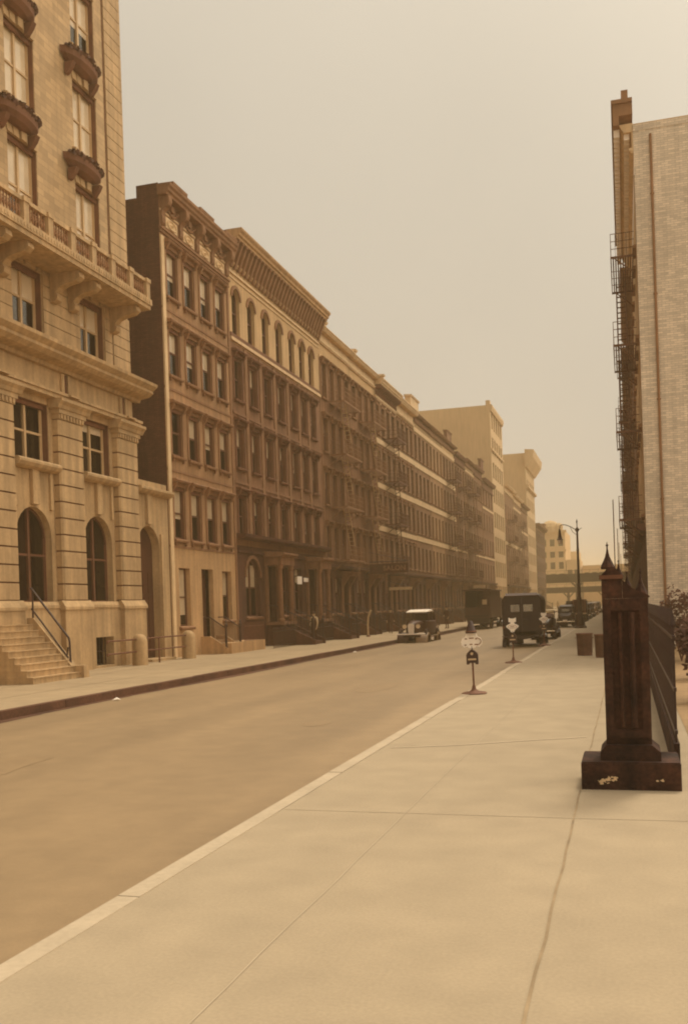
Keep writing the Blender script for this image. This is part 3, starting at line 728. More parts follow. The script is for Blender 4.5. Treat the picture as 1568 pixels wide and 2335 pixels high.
# entrance steps with handrail at the far left
E = thing('entrance_steps', (BL, 25.2, 0), 'pale stone entrance steps rising to the limestone building at the left edge', 'steps')
b = MB(); n = 9
for i in range(n): b.box(.37+i*.0, 2.2-i*.2, -1.3, 1.15, .19*i, .19*(i+1)-.03); b.box(.37, 2.23-i*.2, -1.31, 1.15, .19*(i+1)-.03, .19*(i+1)-.001)
b.box(.37, 2.35, 1.151, 1.45, 0, .38); b.add([(.37,1.152,.381),(1.9,1.152,.381),(.6,1.152,1.9),(.37,1.152,1.9),(.37,1.448,.381),(1.9,1.448,.381),(.6,1.448,1.9),(.37,1.448,1.9)], [(0,1,2,3),(7,6,5,4),(1,5,6,2),(2,6,7,3),(0,4,5,1),(3,7,4,0)])
b.build('step', 'limestone', E)
b = MB()
b.path([(.45,1.3,2.85),(1.75,1.3,1.25),(1.78,1.3,1.15),(1.80,1.3,.38)], .035, 8); b.path([(.45,1.3,2.2),(1.72,1.3,.62)], .028, 6); b.tube((1.62,1.3,.36),(1.72,1.3,.95), .025)
b.tube((.5,1.3,1.9),(.5,1.3,2.82), .03); b.build('handrail', 'iron', E)
E2 = None

# ------------------------------------------------------------------ tenements, left row
DEP = 17.
# --- first tenement: brown stucco, carved cornice
T = thing('tenement', (BL, 37.2, 0), 'five storey brown stucco tenement with carved scroll cornice next to the stone gateway', 'building')
W = 7.32
cy = [1.03, 2.72, 4.42, 6.12]; ww = 1.04
rows = [(5.12, 7.36), (8.74, 10.74), (12.2, 14.2), (15.58, 17.62)]
ops = [(c-ww/2, c+ww/2, z0, z1, False) for z0, z1 in rows for c in cy]
gops = [(.8, 1.9, 1.32, 3.86, False), (5.45, 6.55, 1.5, 3.84, False), (3.12, 4.38, .6, 3.88, False), (1.0, 2.0, .06, .62, False)]
b = MB(); facade(b, 0, W, [(0, 4.85, 3), (4.85, 18.1, 0), (18.1, 19.6, 4)], ops+gops, dep=.24)
shell(b, 0, W, 0, 19.6, DEP, side=1, roof=2)
b.slot(1); b.box(-1.02, -.0, .0, W, 19.6, 20.2)
b.build('wall', ['stucco', 'dark_brick', 'roof', 'stucco_light', 'trim_dark'], T)
sh = [.55, .45, .5, .5, .0, .5, .55, .5, .5, .55, .45, .5, .6, .5, .55, .5]
k = 0
for z0, z1 in rows:
    for c in cy:
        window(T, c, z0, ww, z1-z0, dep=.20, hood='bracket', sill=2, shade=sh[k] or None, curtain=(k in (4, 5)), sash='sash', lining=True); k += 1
window(T, 1.35, 1.32, 1.1, 2.54, dep=.3, sill=True, shade=.8, sash='sash'); window(T, 6.0, 1.5, 1.1, 2.34, dep=.3, sill=True, shade=.5, curtain=True)
window(T, 1.5, .06, 1.0, .56, dep=.3, sill=False)
o = door(T, 3.75, .6, 1.26, 3.28, dep=.45)
for z0 in (4.72, 8.0, 11.5, 14.9):
    b = MB(); b.box(.003, .03, 0, W, z0, z0+.10); b.build('string_course', 'trim_brown', T)
b = MB(); b.box(.003, .07, .02, .30, 0, 18.0); b.build('corner_strip', 'trim_light', T); b = MB(); b.box(.003, .05, W-.22, W-.03, 0, 18.0); b.build('corner_strip', 'trim_brown', T)
stoop(T, 3.75, .6, 'stucco_light', w=1.5, out=1.2); 
o = area_fence(T, 4.6, 7.1, x=1.4, h=1.35, mat_='iron_rust')
b = MB(); b.box(.2, 1.45, 2.9, 7.1, 0, .48); b.build('areaway_platform', 'stucco_light', T)
# carved cornice
b = MB()
b.box(.003, .12, 0, W, 18.05, 18.22); b.box(.003, .22, -.03, W+.03, 18.22, 18.36); b.box(.003, .05, .0, W, 18.361, 20.15)
b.prism_y([(.003,20.151),(.62,20.151),(.66,20.28),(.78,20.36),(.80,20.52),(.92,20.62),(.94,20.78),(.003,20.78)], -.1, W+.06)
b.prism_y([(.003,20.781),(.96,20.781),(.99,20.95),(.003,20.98)], .15, 1.55); b.prism_y([(.003,20.781),(.96,20.781),(.99,20.93),(.003,20.95)], 2.9, 4.4); b.prism_y([(.003,20.781),(.96,20.781),(.99,20.95),(.003,20.98)], 5.75, 7.2)
b.box(.2, .9, 6.95, 7.25, 20.981, 21.12)
cn = b.build('cornice', 'trim_brown', T)
me = bracket_mesh(1.62, .66, .30).mesh('scroll_bracket', 'trim_brown')
for y in (.22, 1.95, 3.66, 5.37, 7.08): link('scroll_bracket', me, cn, (.051, y, 20.15))
def rosette():
    b = MB(); b.box(0, .05, -.55, .55, -.32, .34)
    b.path([(.08, .42*math.cos(a), .26*math.sin(a)) for a in [k*math.pi/8 for k in range(17)]], .05, 5)
    b.add([(.05,-.22,0),(.05,0,-.16),(.05,.22,0),(.05,0,.16),(.2,0,0)], [(0,1,4),(1,2,4),(2,3,4),(3,0,4)]); return b
for y in (1.08, 2.8, 4.52, 6.22):
    shared('ros', rosette, 'carved_panel', 'trim_light', cn, (.052, y, 18.85))
    def swag():
        b = MB()
        for i in range(9):
            t = i/8; yy = -.6+1.2*t; zz = -.42*math.sin(math.pi*t)
            b.lathe([(.02,-.09),(.085,-.05),(.1,0),(.085,.05),(.02,.09)], (.1, yy, zz), 6)
        b.box(.0, .2, -.14, .14, -.16, .2); return b
    shared('swag', swag, 'carved_garland', 'trim_brown', cn, (.055, y, 19.82))
b = MB(); b.box(.003, .11, 0, W, 19.32, 19.42); b.build('moulding', 'trim_light', cn)
cn.scale = (.67, 1, .715); cn.location.z = 18.36*(1-.715)
# rear wing with lower parapet
b = MB(); b.box(-DEP+.05, -1.03, -.02, .25, 19.601, 19.68); b.build('parapet_coping', 'trim_dark', T)

# --- second: long cream topped building with heavy bracketed cornice
T = thing('tenement', (BL, 44.6, 0), 'long tenement with cream arched top storey and deep bracketed cornice', 'building')
W = 14.6
cy = [.85, 2.92, 5.02, 7.15, 9.35, 11.2, 13.0]; cy7 = cy+[]
rows = [(5.66, 7.78), (9.16, 11.3), (12.6, 14.75)]
ops = [(c-.52, c+.52, z0, z1, False) for z0, z1 in rows for c in cy]
aops = [(c-.5, c+.5, 15.85, 18.2, True) for c in cy7]
gops = [(1.0, 2.95, 1.6, 4.6, True), (4.05, 5.35, 1.25, 4.3, False), (6.3, 7.5, 1.6, 4.3, False), (8.6, 9.8, 1.6, 4.3, False), (11.0, 12.2, 1.25, 4.3, False), (13.0, 14.0, 1.6, 4.3, False)]
b = MB(); facade(b, 0, W, [(0, 5.2, 3), (5.2, 15.4, 0), (15.4, 19.9, 4)], ops+gops, dep=.3)
facade(b, 0, W, [(15.4, 19.9, 4)], aops, dep=.3) if False else None
b = MB(); facade(b, 0, W, [(0, 5.2, 3), (5.2, 15.4, 0)], ops+gops, dep=.3); facade(b, 0, W, [(15.4, 20.6, 4)], aops, dep=.3)
shell(b, 0, W, 0, 20.6, DEP, side=1, roof=2)
b.build('wall', ['brownstone', 'dark_brick', 'roof', 'brownstone_dark', 'cream'], T)
k = 0
rs = random.Random(5)
for z0, z1 in rows:
    for c in cy:
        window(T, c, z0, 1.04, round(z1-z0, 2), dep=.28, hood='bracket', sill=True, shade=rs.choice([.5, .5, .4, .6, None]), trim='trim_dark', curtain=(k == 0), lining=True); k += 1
for c in cy7: window(T, c, 15.85, 1.0, 2.35, dep=.28, arch=True, hood='arch', sill=False, trim='trim_brown')
for c in cy:
    for sg in (-1, 1):
        pass
b = MB(); b.box(.003, .10, 0, W, 15.46, 15.62); b.build('belt_course', 'trim_light', T); b = MB(); b.box(.003, .06, 0, W, 15.621, 15.845); b.build('sill_band', 'trim_dark', T)
for z in (8.3, 11.8):
    b = MB(); b.box(.003, .05, 0, W, z, z+.14); b.build('string_course', 'brownstone', T)
for i, c in enumerate([(cy[i]+cy[i+1])/2 for i in range(6)]):
    b = MB(); b.box(.003, .06, c-.16, c+.16, 5.85, 15.4); b.build('pilaster', 'trim_brown', T)
b = MB(); b.box(.003, .05, 0, W, 17.35, 17.45) if False else b.box(.003, .08, 0, W, 18.86, 18.98); b.box(.003, .05, 0, W, 18.62, 18.70); b.build('moulding', 'trim_light', T)
cornice(T, W, 19.45, 20.85, .88, 'stucco_light', nb=30, bh=1.25, bw=.17, sep_br=True, brmat='trim_brown', straight=True)
b = MB(); b.prism_y([(.003,5.52),(.3,5.52),(.48,5.62),(.5,5.76),(.003,5.8)], 0, W); b.box(.003, .1, 0, W, 4.85, 4.98); b.build('shopfront_cornice', 'brownstone_dark', T)
window(T, 1.975, 1.6, 1.95, 3.0, dep=.28, arch=True, mull=True, sill=True, hood='arch', trim='brownstone', shade=.5)
window(T, 6.9, 1.6, 1.2, 2.7, dep=.28, mull=False, sill=True, trim='brownstone'); window(T, 9.2, 1.6, 1.2, 2.7, dep=.28, sill=True, trim='brownstone', shade=.3); window(T, 13.5, 1.6, 1.0, 2.7, dep=.28, sill=True, trim='brownstone')
def portico():
    b = MB()
    b.box(.003, 1.0, -1.05, 1.05, 4.3, 4.75); b.prism_y([(.003,4.751),(1.05,4.751),(1.2,4.85),(1.2,4.95),(.003,5.05)], -1.2, 1.2)
    for sg in (-1, 1):
        b.lathe([(.2,1.26),(.2,1.4),(.15,1.45),(.13,4.0),(.18,4.1),(.2,4.299)], (.82, sg*.85, 0), 10); b.box(.003, .12, sg*.85-.14, sg*.85+.14, 1.26, 4.299)
    b.box(.003, 1.05, -1.05, 1.05, 1.1, 1.255); return b
for y in (4.7, 11.6):
    door(T, y, 1.27, 1.28, 3.0, dep=.6); shared('portico', portico, 'portico', 'brownstone', T, (0, y, 0)); stoop(T, y, 1.1, 'brownstone_dark', w=1.5, out=2.6)
area_fence(T, .2, 3.5, x=1.7); area_fence(T, 6.0, 10.3, x=1.7)
S = thing('wall_sign', (BL+.3, 53.05, 3.55), 'square pale placard beside the columned doorway of the long tenement', 'sign'); b = MB(); b.box(.0, .05, -.4, .4, -.2, .25); b.build('board', 'white_paint', S)
b = MB(); b.box(-.28, 0, -.05, .05, .26, .30); b.build('bracket', 'iron', S)
S = thing('wall_sign', (BL+.3, 54.25, 3.62), 'small oblong pale placard right of the square one', 'sign'); b = MB(); b.box(.0, .05, -.38, .38, -.12, .12); b.build('board', 'white_paint', S)
b = MB(); b.box(-.28, 0, -.05, .05, .12, .16); b.build('bracket', 'iron', S)

# --- the rest of the left row from one builder
def tenement(Y0, W, H, label, cols_, rows, wall='brick_mid', trim='trim_brown', top=None, ground='brownstone_dark', belts=(), belt_mat='trim_light', ct=1.3, cproj=.75, cmat='trim_light', nb=0, hood='flat', fe=None, fe_pale=False, simple=0, front=BL, side=-1, has_stoop=True, frieze=None, depth=DEP, ww=1.0, femat='iron_rust', ped=None, gh=4.6, seed=0, name='tenement', wm=None, brm='trim_dark', feproj=1.05):
    T = thing(name, (front, Y0 if side < 0 else Y0+W, 0), label, 'building', rz=0 if side < 0 else math.pi)
    r = random.Random(seed+int(Y0*10))
    ops = [(c-ww/2, c+ww/2, z0, z1, False) for z0, z1 in rows for c in cols_]
    g = []; ds = cols_[len(cols_)//2] if len(cols_) > 2 else cols_[-1]
    for c in cols_:
        if c == ds: g.append((c-.6, c+.6, 1.1, 4.0, False))
        else: g.append((c-ww/2, c+ww/2, 1.55, 3.9, False))
    b = MB(); fz = rows[-1][1]+.15
    facade(b, 0, W, [(0, gh, 3), (gh, fz, 0), (fz, H, 4)], ops+g, dep=.28)
    shell(b, 0, W, 0, H, depth, side=1, roof=2)
    b.build('wall', [wall, 'dark_brick' if simple == 0 else wall, 'roof', ground, frieze or wall], T)
    for z0, z1 in rows:
        for c in cols_: window(T, c, z0, ww, round(z1-z0, 2), dep=.26, hood=hood, sill=True, shade=r.choice([.5, .4, .6, None, None]) if simple == 0 else None, trim=trim, simple=simple)
    for q in g:
        if q[1]-q[0] > 1.15 and q[2] == 1.1:
            door(T, (q[0]+q[1])/2, 1.1, 1.2, 2.9, dep=.5)
            if has_stoop: stoop(T, (q[0]+q[1])/2, 1.1, ground, w=1.4, out=2.2)
        else: window(T, (q[0]+q[1])/2, 1.55, ww, 2.35, dep=.26, sill=True, trim=trim, simple=simple, shade=r.choice([.4, None]) if simple == 0 else None)
    for z0, z1 in belts:
        b = MB(); b.box(.003, .07, 0, W, z0, z1); b.build('belt_course', belt_mat, T)
    for q0 in (.0, W-.14): b = MB(); b.box(.003, .03, q0, q0+.14, gh, fz); b.build('party_strip', trim, T)
    b = MB(); b.prism_y([(.003,gh-.15),(.22,gh-.12),(.34,gh),(.34,gh+.12),(.003,gh+.18)], .0, W-.02); b.build('ground_cornice', 'brownstone_dark', T)
    cornice(T, W-.02, H-ct, H+.05, cproj, cmat, nb=nb, bh=.9, bw=.14, ends=False, brmat=brm)
    if has_stoop and simple < 2:
        b = MB(); b.box(.003, .75, ds-.95, ds+.95, 4.05, 4.22); b.prism_y([(.003,4.221),(.85,4.221),(.9,4.3),(.003,4.4)], ds-1.05, ds+1.05)
        for sg in (-1, 1): b.prism_y([(.003,3.3),(.12,3.3),(.6,4.05),(.003,4.05)], ds+sg*.82-.08, ds+sg*.82+.08); b.box(.003, .10, ds+sg*.82-.12, ds+sg*.82+.12, 1.1, 3.3)
        b.build('door_hood', 'brownstone', T)
    if ped:
        b = MB(); y0, y1, hh = ped; b.box(.1, cproj*.9, y0, y1, H+.051, H+hh); b.prism_y([(.05,H+hh+.001),(cproj,H+hh+.001),(cproj+.05,H+hh+.15),(.05,H+hh+.2)], y0-.1, y1+.1); b.build('parapet_pediment', cmat, T)
    if fe: fire_escape(T, fe[0], fe[1], [z0-.15 for z0, z1 in rows], mat_=femat, x=.08, pale=fe_pale, proj=feproj)
    if has_stoop and simple == 0: area_fence(T, .15, 2.2, x=1.6)
    return T
R4 = [(5.2, 7.3), (8.7, 10.8), (12.15, 14.3), (15.65, 17.9)]
c4 = lambda W: [W*(.13+.247*i) for i in range(4)]
tenement(59.22, 7.1, 19.95, 'narrow tenement with pale frieze and light painted fire escape, right of the bracketed cornice', c4(7.1), R4, wall='brownstone', frieze='cream', cmat='trim_light', ct=.7, cproj=.55, nb=0, hood='bracket', fe=(1.6, 5.6), femat='trim_brown', fe_pale=True, belts=[(18.15, 18.3)], ped=(.0, .35, .25))
tenement(66.36, 7.1, 19.9, 'second of the two pale frieze tenements, its fire escape nearer the round top', c4(7.1), R4, wall='brownstone', frieze='cream', cmat='trim_light', ct=.7, cproj=.55, hood='bracket', fe=(2.2, 6.0), femat='trim_brown', fe_pale=True, belts=[(18.15, 18.3)], ped=(.0, .35, .25))
tenement(73.5, 7.1, 19.75, 'tenement with pale frieze, boxed light cornice and dark balconies on every floor', c4(7.1), R4, wall='brick_mid', frieze='brick_pale', cmat='trim_light', ct=1.25, cproj=.8, nb=14, fe=(2.8, 6.0), belts=[(14.85, 15.25), (11.3, 11.7), (7.9, 8.3), (18.1, 18.25)], ped=(.1, .4, .2), ground='brownstone_dark')
tenement(80.64, 7.1, 19.65, 'pale belted tenement under a tall light parapet panel', c4(7.1), R4, wall='brick_mid', frieze='brick_pale', cmat='trim_light', ct=1.0, cproj=.7, belts=[(14.85, 15.3), (11.3, 11.75), (7.9, 8.3)], ped=(3.6, 7.0, .9))
labs = ['belted tenement just past the tall light parapet panel', 'belted tenement before the small dark cornice block', 'belted tenement whose cornice carries a dark square block', 'brick tenement with stacked fire escapes below the large blank wall', 'dim brick tenement with fire escape near the row end', 'last of the belted tenements, with a dark peaked block on its cornice']
for i in range(6):
    Y = 87.8+i*7.35
    tenement(Y, 7.33, 19.7+[0, .05, 0, -.35, -.1, .1][i], labs[i], c4(7.33), R4, wall=['brick_mid', 'stucco', 'brick_mid', 'brownstone', 'brick_mid', 'brownstone'][i], frieze=['brick_pale', 'brick_pale', 'cream', 'brick_mid', 'brick_pale', 'brownstone'][i], cmat=['brownstone', 'trim_brown', 'brownstone', 'trim_dark', 'brownstone', 'trim_dark'][i], ct=[.5, .6, .5, 1.0, .6, 1.1][i], cproj=.5, belts=[(18.15, 18.55), (14.8, 15.3), (11.3, 11.8), (7.9, 8.35)] if i < 3 else [(18.15, 18.35)] if i == 4 else [(8.0, 8.2)], ww=[1.0, 1.0, 1.05, .95, 1.1, 1.0][i], fe=(1.8, 5.2) if i in (2, 3, 4) else None, simple=1, ped=(.8, 3.6, .9) if i == 2 else ((4.0, 6.4, 1.2) if i == 5 else None), hood=None, seed=i)
tenement(132.0, 11.0, 19.0, 'plain tenement with pale corner strips before the blank walled loft', c4(11.0), R4, wall='brownstone', frieze='brick_mid', cmat='trim_dark', ct=1.2, cproj=.6, belts=[(14.9, 15.2), (8, 8.3)], simple=1, hood=None)
# tall loft with blank side wall
def loft_building(Y0, W, H, depth, label, rows, wall, corn):
    T = thing('loft_building', (BL, Y0, 0), label, 'building'); b = MB(); cs = [W*(.14+.18*i) for i in range(5)]
    ops = [(c-.75, c+.75, z0, z1, False) for z0, z1 in rows for c in cs]
    facade(b, 0, W, [(0, H, 0)], ops, dep=.3); shell(b, 0, W, 0, H, depth, side=0, roof=2); b.build('wall', [wall, wall, 'roof'], T)
    for z0, z1 in rows:
        for c in cs: window(T, c, z0, 1.5, z1-z0, dep=.26, simple=1, sill=False, mull=True)
    corn(T); return T
def cornA(T):
    b = MB(); b.prism_y([(.003,30.3),(.2,30.3),(.35,30.8),(.35,31.2),(.003,31.35)], 0, 14); b.box(.003, .2, .0, 14, 24.5, 24.8); b.build('cornice', 'far_wall', T)
    b = MB(); b.box(-.6, 0, 0, 1.2, 31.2, 31.9); b.build('chimney', 'far_wall', T)
loft_building(143.2, 14.2, 31.2, 24, 'tall loft with a large blank pale side wall rising above the tenement row', [(2+3.7*i, 4.4+3.7*i) for i in range(8)], 'far_wall', cornA)
tenement(157.5, 12.4, 21.0, 'low brown tenement with fire escapes just beyond the blank walled loft', c4(12.4), R4, wall='brownstone', frieze='brick_mid', cmat='trim_light', ct=1.0, cproj=.7, simple=1, hood=None, fe=(3, 8), belts=[(11.3, 11.8)])
tenement(170.0, 12.4, 20.6, 'low pale trimmed tenement in front of the tower with the flared cornice', c4(12.4), R4, wall='brick_mid', frieze='brick_mid', cmat='trim_light', ct=1.0, cproj=.7, simple=1, hood=None, fe=(6, 10), belts=[(11.3, 11.8), (18.2, 18.6)])
tenement(182.5, 12.4, 20.2, 'short dim tenement directly against the flared cornice tower', c4(12.4), R4, wall='brick_mid', frieze='brick_mid', cmat='trim_dark', ct=1.0, cproj=.7, simple=1, hood=None, belts=[(14.8, 15.2)])
def cornB(T):
    b = MB(); b.prism_y([(.003,28.6),(.3,28.7),(1.6,30.6),(1.8,32.0),(.003,32.2)], -1.2, 18.5); b.prism_y([(.003,24.5),(.5,24.7),(.5,25.1),(.003,25.3)], -.2, 18.2); b.build('cornice', 'far_wall', T)
loft_building(195.2, 18, 31.6, 20, 'tall pale tower block with a flared overhanging cornice at the far end of the row', [(2+3.7*i, 4.4+3.7*i) for i in range(8)], 'far_wall', cornB)
tenement(213.6, 23.5, 18.9, 'dark brown corner tenement beside the elevated railway', [1.6+2.5*i for i in range(9)], [(5.2,7.3),(8.7,10.8),(12.1,14.2),(15.3,17.2)], wall='brownstone_dark', frieze='brownstone_dark', cmat='brownstone', ct=1.0, cproj=.9, simple=1, hood=None, ped=(14, 18, .8), nb=20)

# ------------------------------------------------------------------ right row
rl_ = ['nearest right hand tenement with double toothed cornice and fire escapes, pale blank side wall']
words = ['second right hand tenement beyond the toothed cornice', 'third building of the right hand row', 'fourth building of the right hand row', 'fifth building of the right hand row', 'sixth building of the right hand row', 'seventh building of the right hand row', 'farthest building of the right hand row, at the elevated railway']
Wd = [15.0, 15.0, 15, 22, 30, 30, 35, 33]
Y = 38.6
for i in range(8):
    Wb = Wd[i]; nc = max(6, int(Wb/2.2)); 
    cs = [Wb*(.5+k)/nc for k in range(nc)]
    if i == 0:
        T = tenement(Y, Wb, 20.0, rl_[0], cs, R4, wall='cream', frieze='white_paint', ct=.9, cproj=.5, cmat='trim_light', simple=2, hood=None, side=1, front=BR, fe=(9.0, 13.6), femat='iron_rust', has_stoop=False, depth=12, feproj=.85)
        # heavy crown with two rows of teeth
        b = MB(); b.box(.5, .72, -.15, Wb+.2, 19.95, 20.75); b.box(.003, .5, -.15, Wb+.2, 20.3, 20.75); b.box(.003, .78, -.2, Wb+.28, 20.751, 20.9); b.box(.15, .4, Wb-.3, Wb+.1, 20.901, 21.3)
        b.build('crown', 'trim_brown', T)
        b = MB()
        for k in range(36):
            y = .1+k*Wb/36; b.box(.50, .715, y, y+.15, 19.66, 19.949)
        b.build('tooth_row', 'white_paint', T)
        b = MB()
        for k in range(36):
            y = .1+k*Wb/36; b.box(.14, .34, y, y+.15, 19.5, 19.85)
        b.build('tooth_row', 'white_paint', T)
        b = MB(); b.quad((.0,Wb+.012,0),(-12,Wb+.012,0),(-12,Wb+.012,19.7),(.0,Wb+.012,19.7))
        for k in range(5): b.box(-2.4-k*2.3, -k*2.3-.02 if k else -.0, Wb-.25, Wb+.03+.004*k, 19.7, 19.95+.28*(k % 2))
        b.build('painted_side_wall', 'side_brick', T)
        b = MB()
        for zz in (5.6, 9.4, 13.4, 17.2): b.tube((-.62, Wb+.06, zz), (-.62, Wb+.06, zz+.06), .075, n=8)
        b.tube((-.62, Wb+.06, .2), (-.62, Wb+.06, 19.5), .05, n=8); b.build('downpipe', 'trim_brown', T)
    else:
        tenement(Y, Wb, 20.0-(i % 3)*.5, words[i-1], cs, R4 if i < 3 else R4[:], wall='brownstone' if i % 2 else 'brick_mid', frieze='brick_pale' if i % 2 else 'brownstone', ct=1.0, cproj=.62, cmat='trim_brown', nb=0, simple=2, hood=None, side=1, front=BR+.02*(i % 2), fe=(Wb*.45, Wb*.45+4.4) if i < 6 else None, femat='iron_rust', has_stoop=False, depth=12, feproj=.8)
        if i < 6: pass
    Y += Wb+.05
#--SPLIT2--
# ------------------------------------------------------------------ beyond the avenue
def far_block(name, label, x0, x1, y0, y1, H, wall, rowz=(), cat='building', nwin=4, extra=None):
    T = thing(name, ((x0+x1)/2, y0, 0), label, cat); hw = (x1-x0)/2
    b = MB(); cs = [-hw+(x1-x0)*(i+.5)/nwin for i in range(nwin)]
    # facade faces -y: build in a frame rotated so that outward is -y
    ops = [(c-.7, c+.7, z, z+2.1, False) for z in rowz for c in cs]
    f = MB(); facade(f, -hw, hw, [(0, H, 0)], ops, dep=.3); shell(f, -hw, hw, 0, H, y1-y0, side=0, roof=0)
    b.add([(v[1], -v[0], v[2]) for v in f.v], f.f); b.build('wall', [wall], T)
    for z in rowz:
        for c in cs:
            k = wmesh(('farw', 1), lambda: win_frame(1.4, 2.1, .25, False, False, 1), 'window', ['sash', 'room', 'glass']); o = link('window', k, T, (c, 0, z), rz=-math.pi/2)
    if extra: extra(T, hw)
    return T
def ex1(T, hw):
    b = MB(); b.box(-hw-.4, hw+.5, -.7, 1, 22.6, 23.3); b.box(-hw-.2, hw+.3, -.4, 1, 16.8, 17.4); b.build('cornice', 'far_wall', T)
    b = MB(); b.lathe([(2.6,23.3),(2.7,24.6),(2.3,25.6),(1.4,26.3),(.1,26.7)], (-hw+3.2, 3, 0), 14); b.lathe([(1.2,23.3),(1.3,24.8),(.9,25.4),(.05,25.7)], (hw-1.8, 2, 0), 12); b.build('roof_dome', 'far_wall', T)
far_block('corner_building', 'pale domed corner building across the avenue behind the elevated railway', -25, -17.4, 300, 330, 23.3, 'far_wall', (8, 11.5, 15, 18.5), nwin=3, extra=ex1)
far_block('far_house', 'low pale stepped building right of the domed corner building', -17.2, -13.2, 300, 320, 14.2, 'far_wall', (9,), nwin=2)
far_block('far_house', 'wide low pale building behind the street lamp', -12.6, -3.5, 305, 330, 12.4, 'far_wall', (8.2,), nwin=4)
far_block('far_tower', 'slim hazy tower far behind the street lamp', -24.5, -20.0, 450, 470, 24, 'far_wall', (), nwin=1)
far_block('far_house', 'long low hazy building far off behind the iron gate post', -3.0, 22, 310, 330, 12.6, 'far_wall', (8,), nwin=8)
far_block('far_house', 'broad hazy block closing the street on the left, behind the dark corner tenement', -60, -26, 300, 330, 20, 'far_wall', (8, 12, 16), nwin=8)
# elevated railway
def elevated(label, y, zb, zt, x0, x1, step, wd):
    T = thing('elevated_railway', (0, y, 0), label, 'railway')
    b = MB(); b.box(x0, x1, 0, .3, zb, zt); b.box(x0, x1, wd-.3, wd, zb, zt); b.box(x0, x1, .301, wd-.301, zt-.3, zt-.05)
    for i in range(int((x1-x0)/1.2)): b.box(x0+i*1.2, x0+i*1.2+.08, -.06, -.001, zb+.05, zt-.05)
    b.box(x0, x1, -.12, -.002, zb-.08, zb+.0); b.box(x0, x1, -.12, -.002, zt, zt+.08); b.build('girder', 'steel_far', T)
    b = MB(); b.box(x0, x1, .1, .14, zt+.9, zt+.96); 
    for i in range(int((x1-x0)/2)): b.box(x0+i*2, x0+i*2+.06, .1, .14, zt+.0, zt+.9)
    b.build('guard_rail', 'steel_far', T)
    def colm():
        c = MB(); c.box(-.22, .22, -.25, .25, -.17, zb-.001); c.prism_y([(-.22,zb-1.3),(-1.5,zb-.08),(-1.3,zb-.08),(-.22,zb-1.0)], -.1, .1) if False else None
        c.add([(-.2,0,zb-1.4),(-1.4,0,zb-.09),(-1.1,0,zb-.09),(-.2,0,zb-1.1),(-.2,.1,zb-1.4),(-1.4,.1,zb-.09),(-1.1,.1,zb-.09),(-.2,.1,zb-1.1)], [(0,1,2,3),(7,6,5,4)])
        c.add([(.2,0,zb-1.4),(1.4,0,zb-.09),(1.1,0,zb-.09),(.2,0,zb-1.1),(.2,.1,zb-1.4),(1.4,.1,zb-.09),(1.1,.1,zb-.09),(.2,.1,zb-1.1)], [(3,2,1,0),(4,5,6,7)])
        return c
    me = colm().mesh('column', 'steel_far'); n = int((x1-x0)/step)
    for i in range(n+1):
        for yy in (.25, wd-.25): link('column', me, T, (x0+i*step, yy, 0))
elevated('dark elevated railway crossing the far end of the street', 243, 6.35, 8.3, -76.5, 62, 16.2, 8)
elevated('lower dark girder bridge seen beneath the elevated railway', 262.5, 3.95, 5.3, -77.8, 62, 9, 3)

# ------------------------------------------------------------------ street furniture
L = thing('street_lamp', (-3.05, 66.8, 0), 'tall dark iron street lamp with one bracket arm over the roadway', 'street lamp')
b = MB(); b.lathe([(.42,0),(.42,.12),(.34,.16),(.30,.5),(.22,.8),(.19,.95),(.20,1.0),(.13,1.08),(.12,1.9),(.16,2.0),(.12,2.1),(.11,2.9),(.13,2.95),(.085,3.05)], n=8); b.build('base', 'iron', L)
b = MB(); b.lathe([(.085,3.05),(.075,5.2),(.10,5.25),(.075,5.35),(.065,6.5),(.12,6.55),(.14,6.65),(.08,6.75),(.03,6.8),(.03,7.1),(.06,7.15),(.01,7.35)], n=10); b.build('shaft', 'iron', L)
b = MB(); b.path([(-.05,0,6.6),(-.4,0,6.85),(-.75,0,7.0),(-1.0,0,7.02),(-1.12,0,6.95),(-1.15,0,6.75)], .028, 6); b.path([(-.05,0,6.3),(-.3,0,6.5),(-.45,0,6.86)], .018, 5)
b.path([(.08,0,6.6),(.3,0,6.75)], .02, 5); b.build('arm', 'iron', L)
b = MB(); b.lathe([(.03,.75),(.07,.7),(.09,.4),(.14,.12),(.2,.04),(.2,0)], (-1.15,0,6.0), 10); o = b.build('lantern', 'iron', L); MB().lathe([(.16,-.002),(.17,-.08),(.12,-.2),(.04,-.27)], (-1.15,0,6.0), 10).build('globe', 'shade', o, smooth=True)

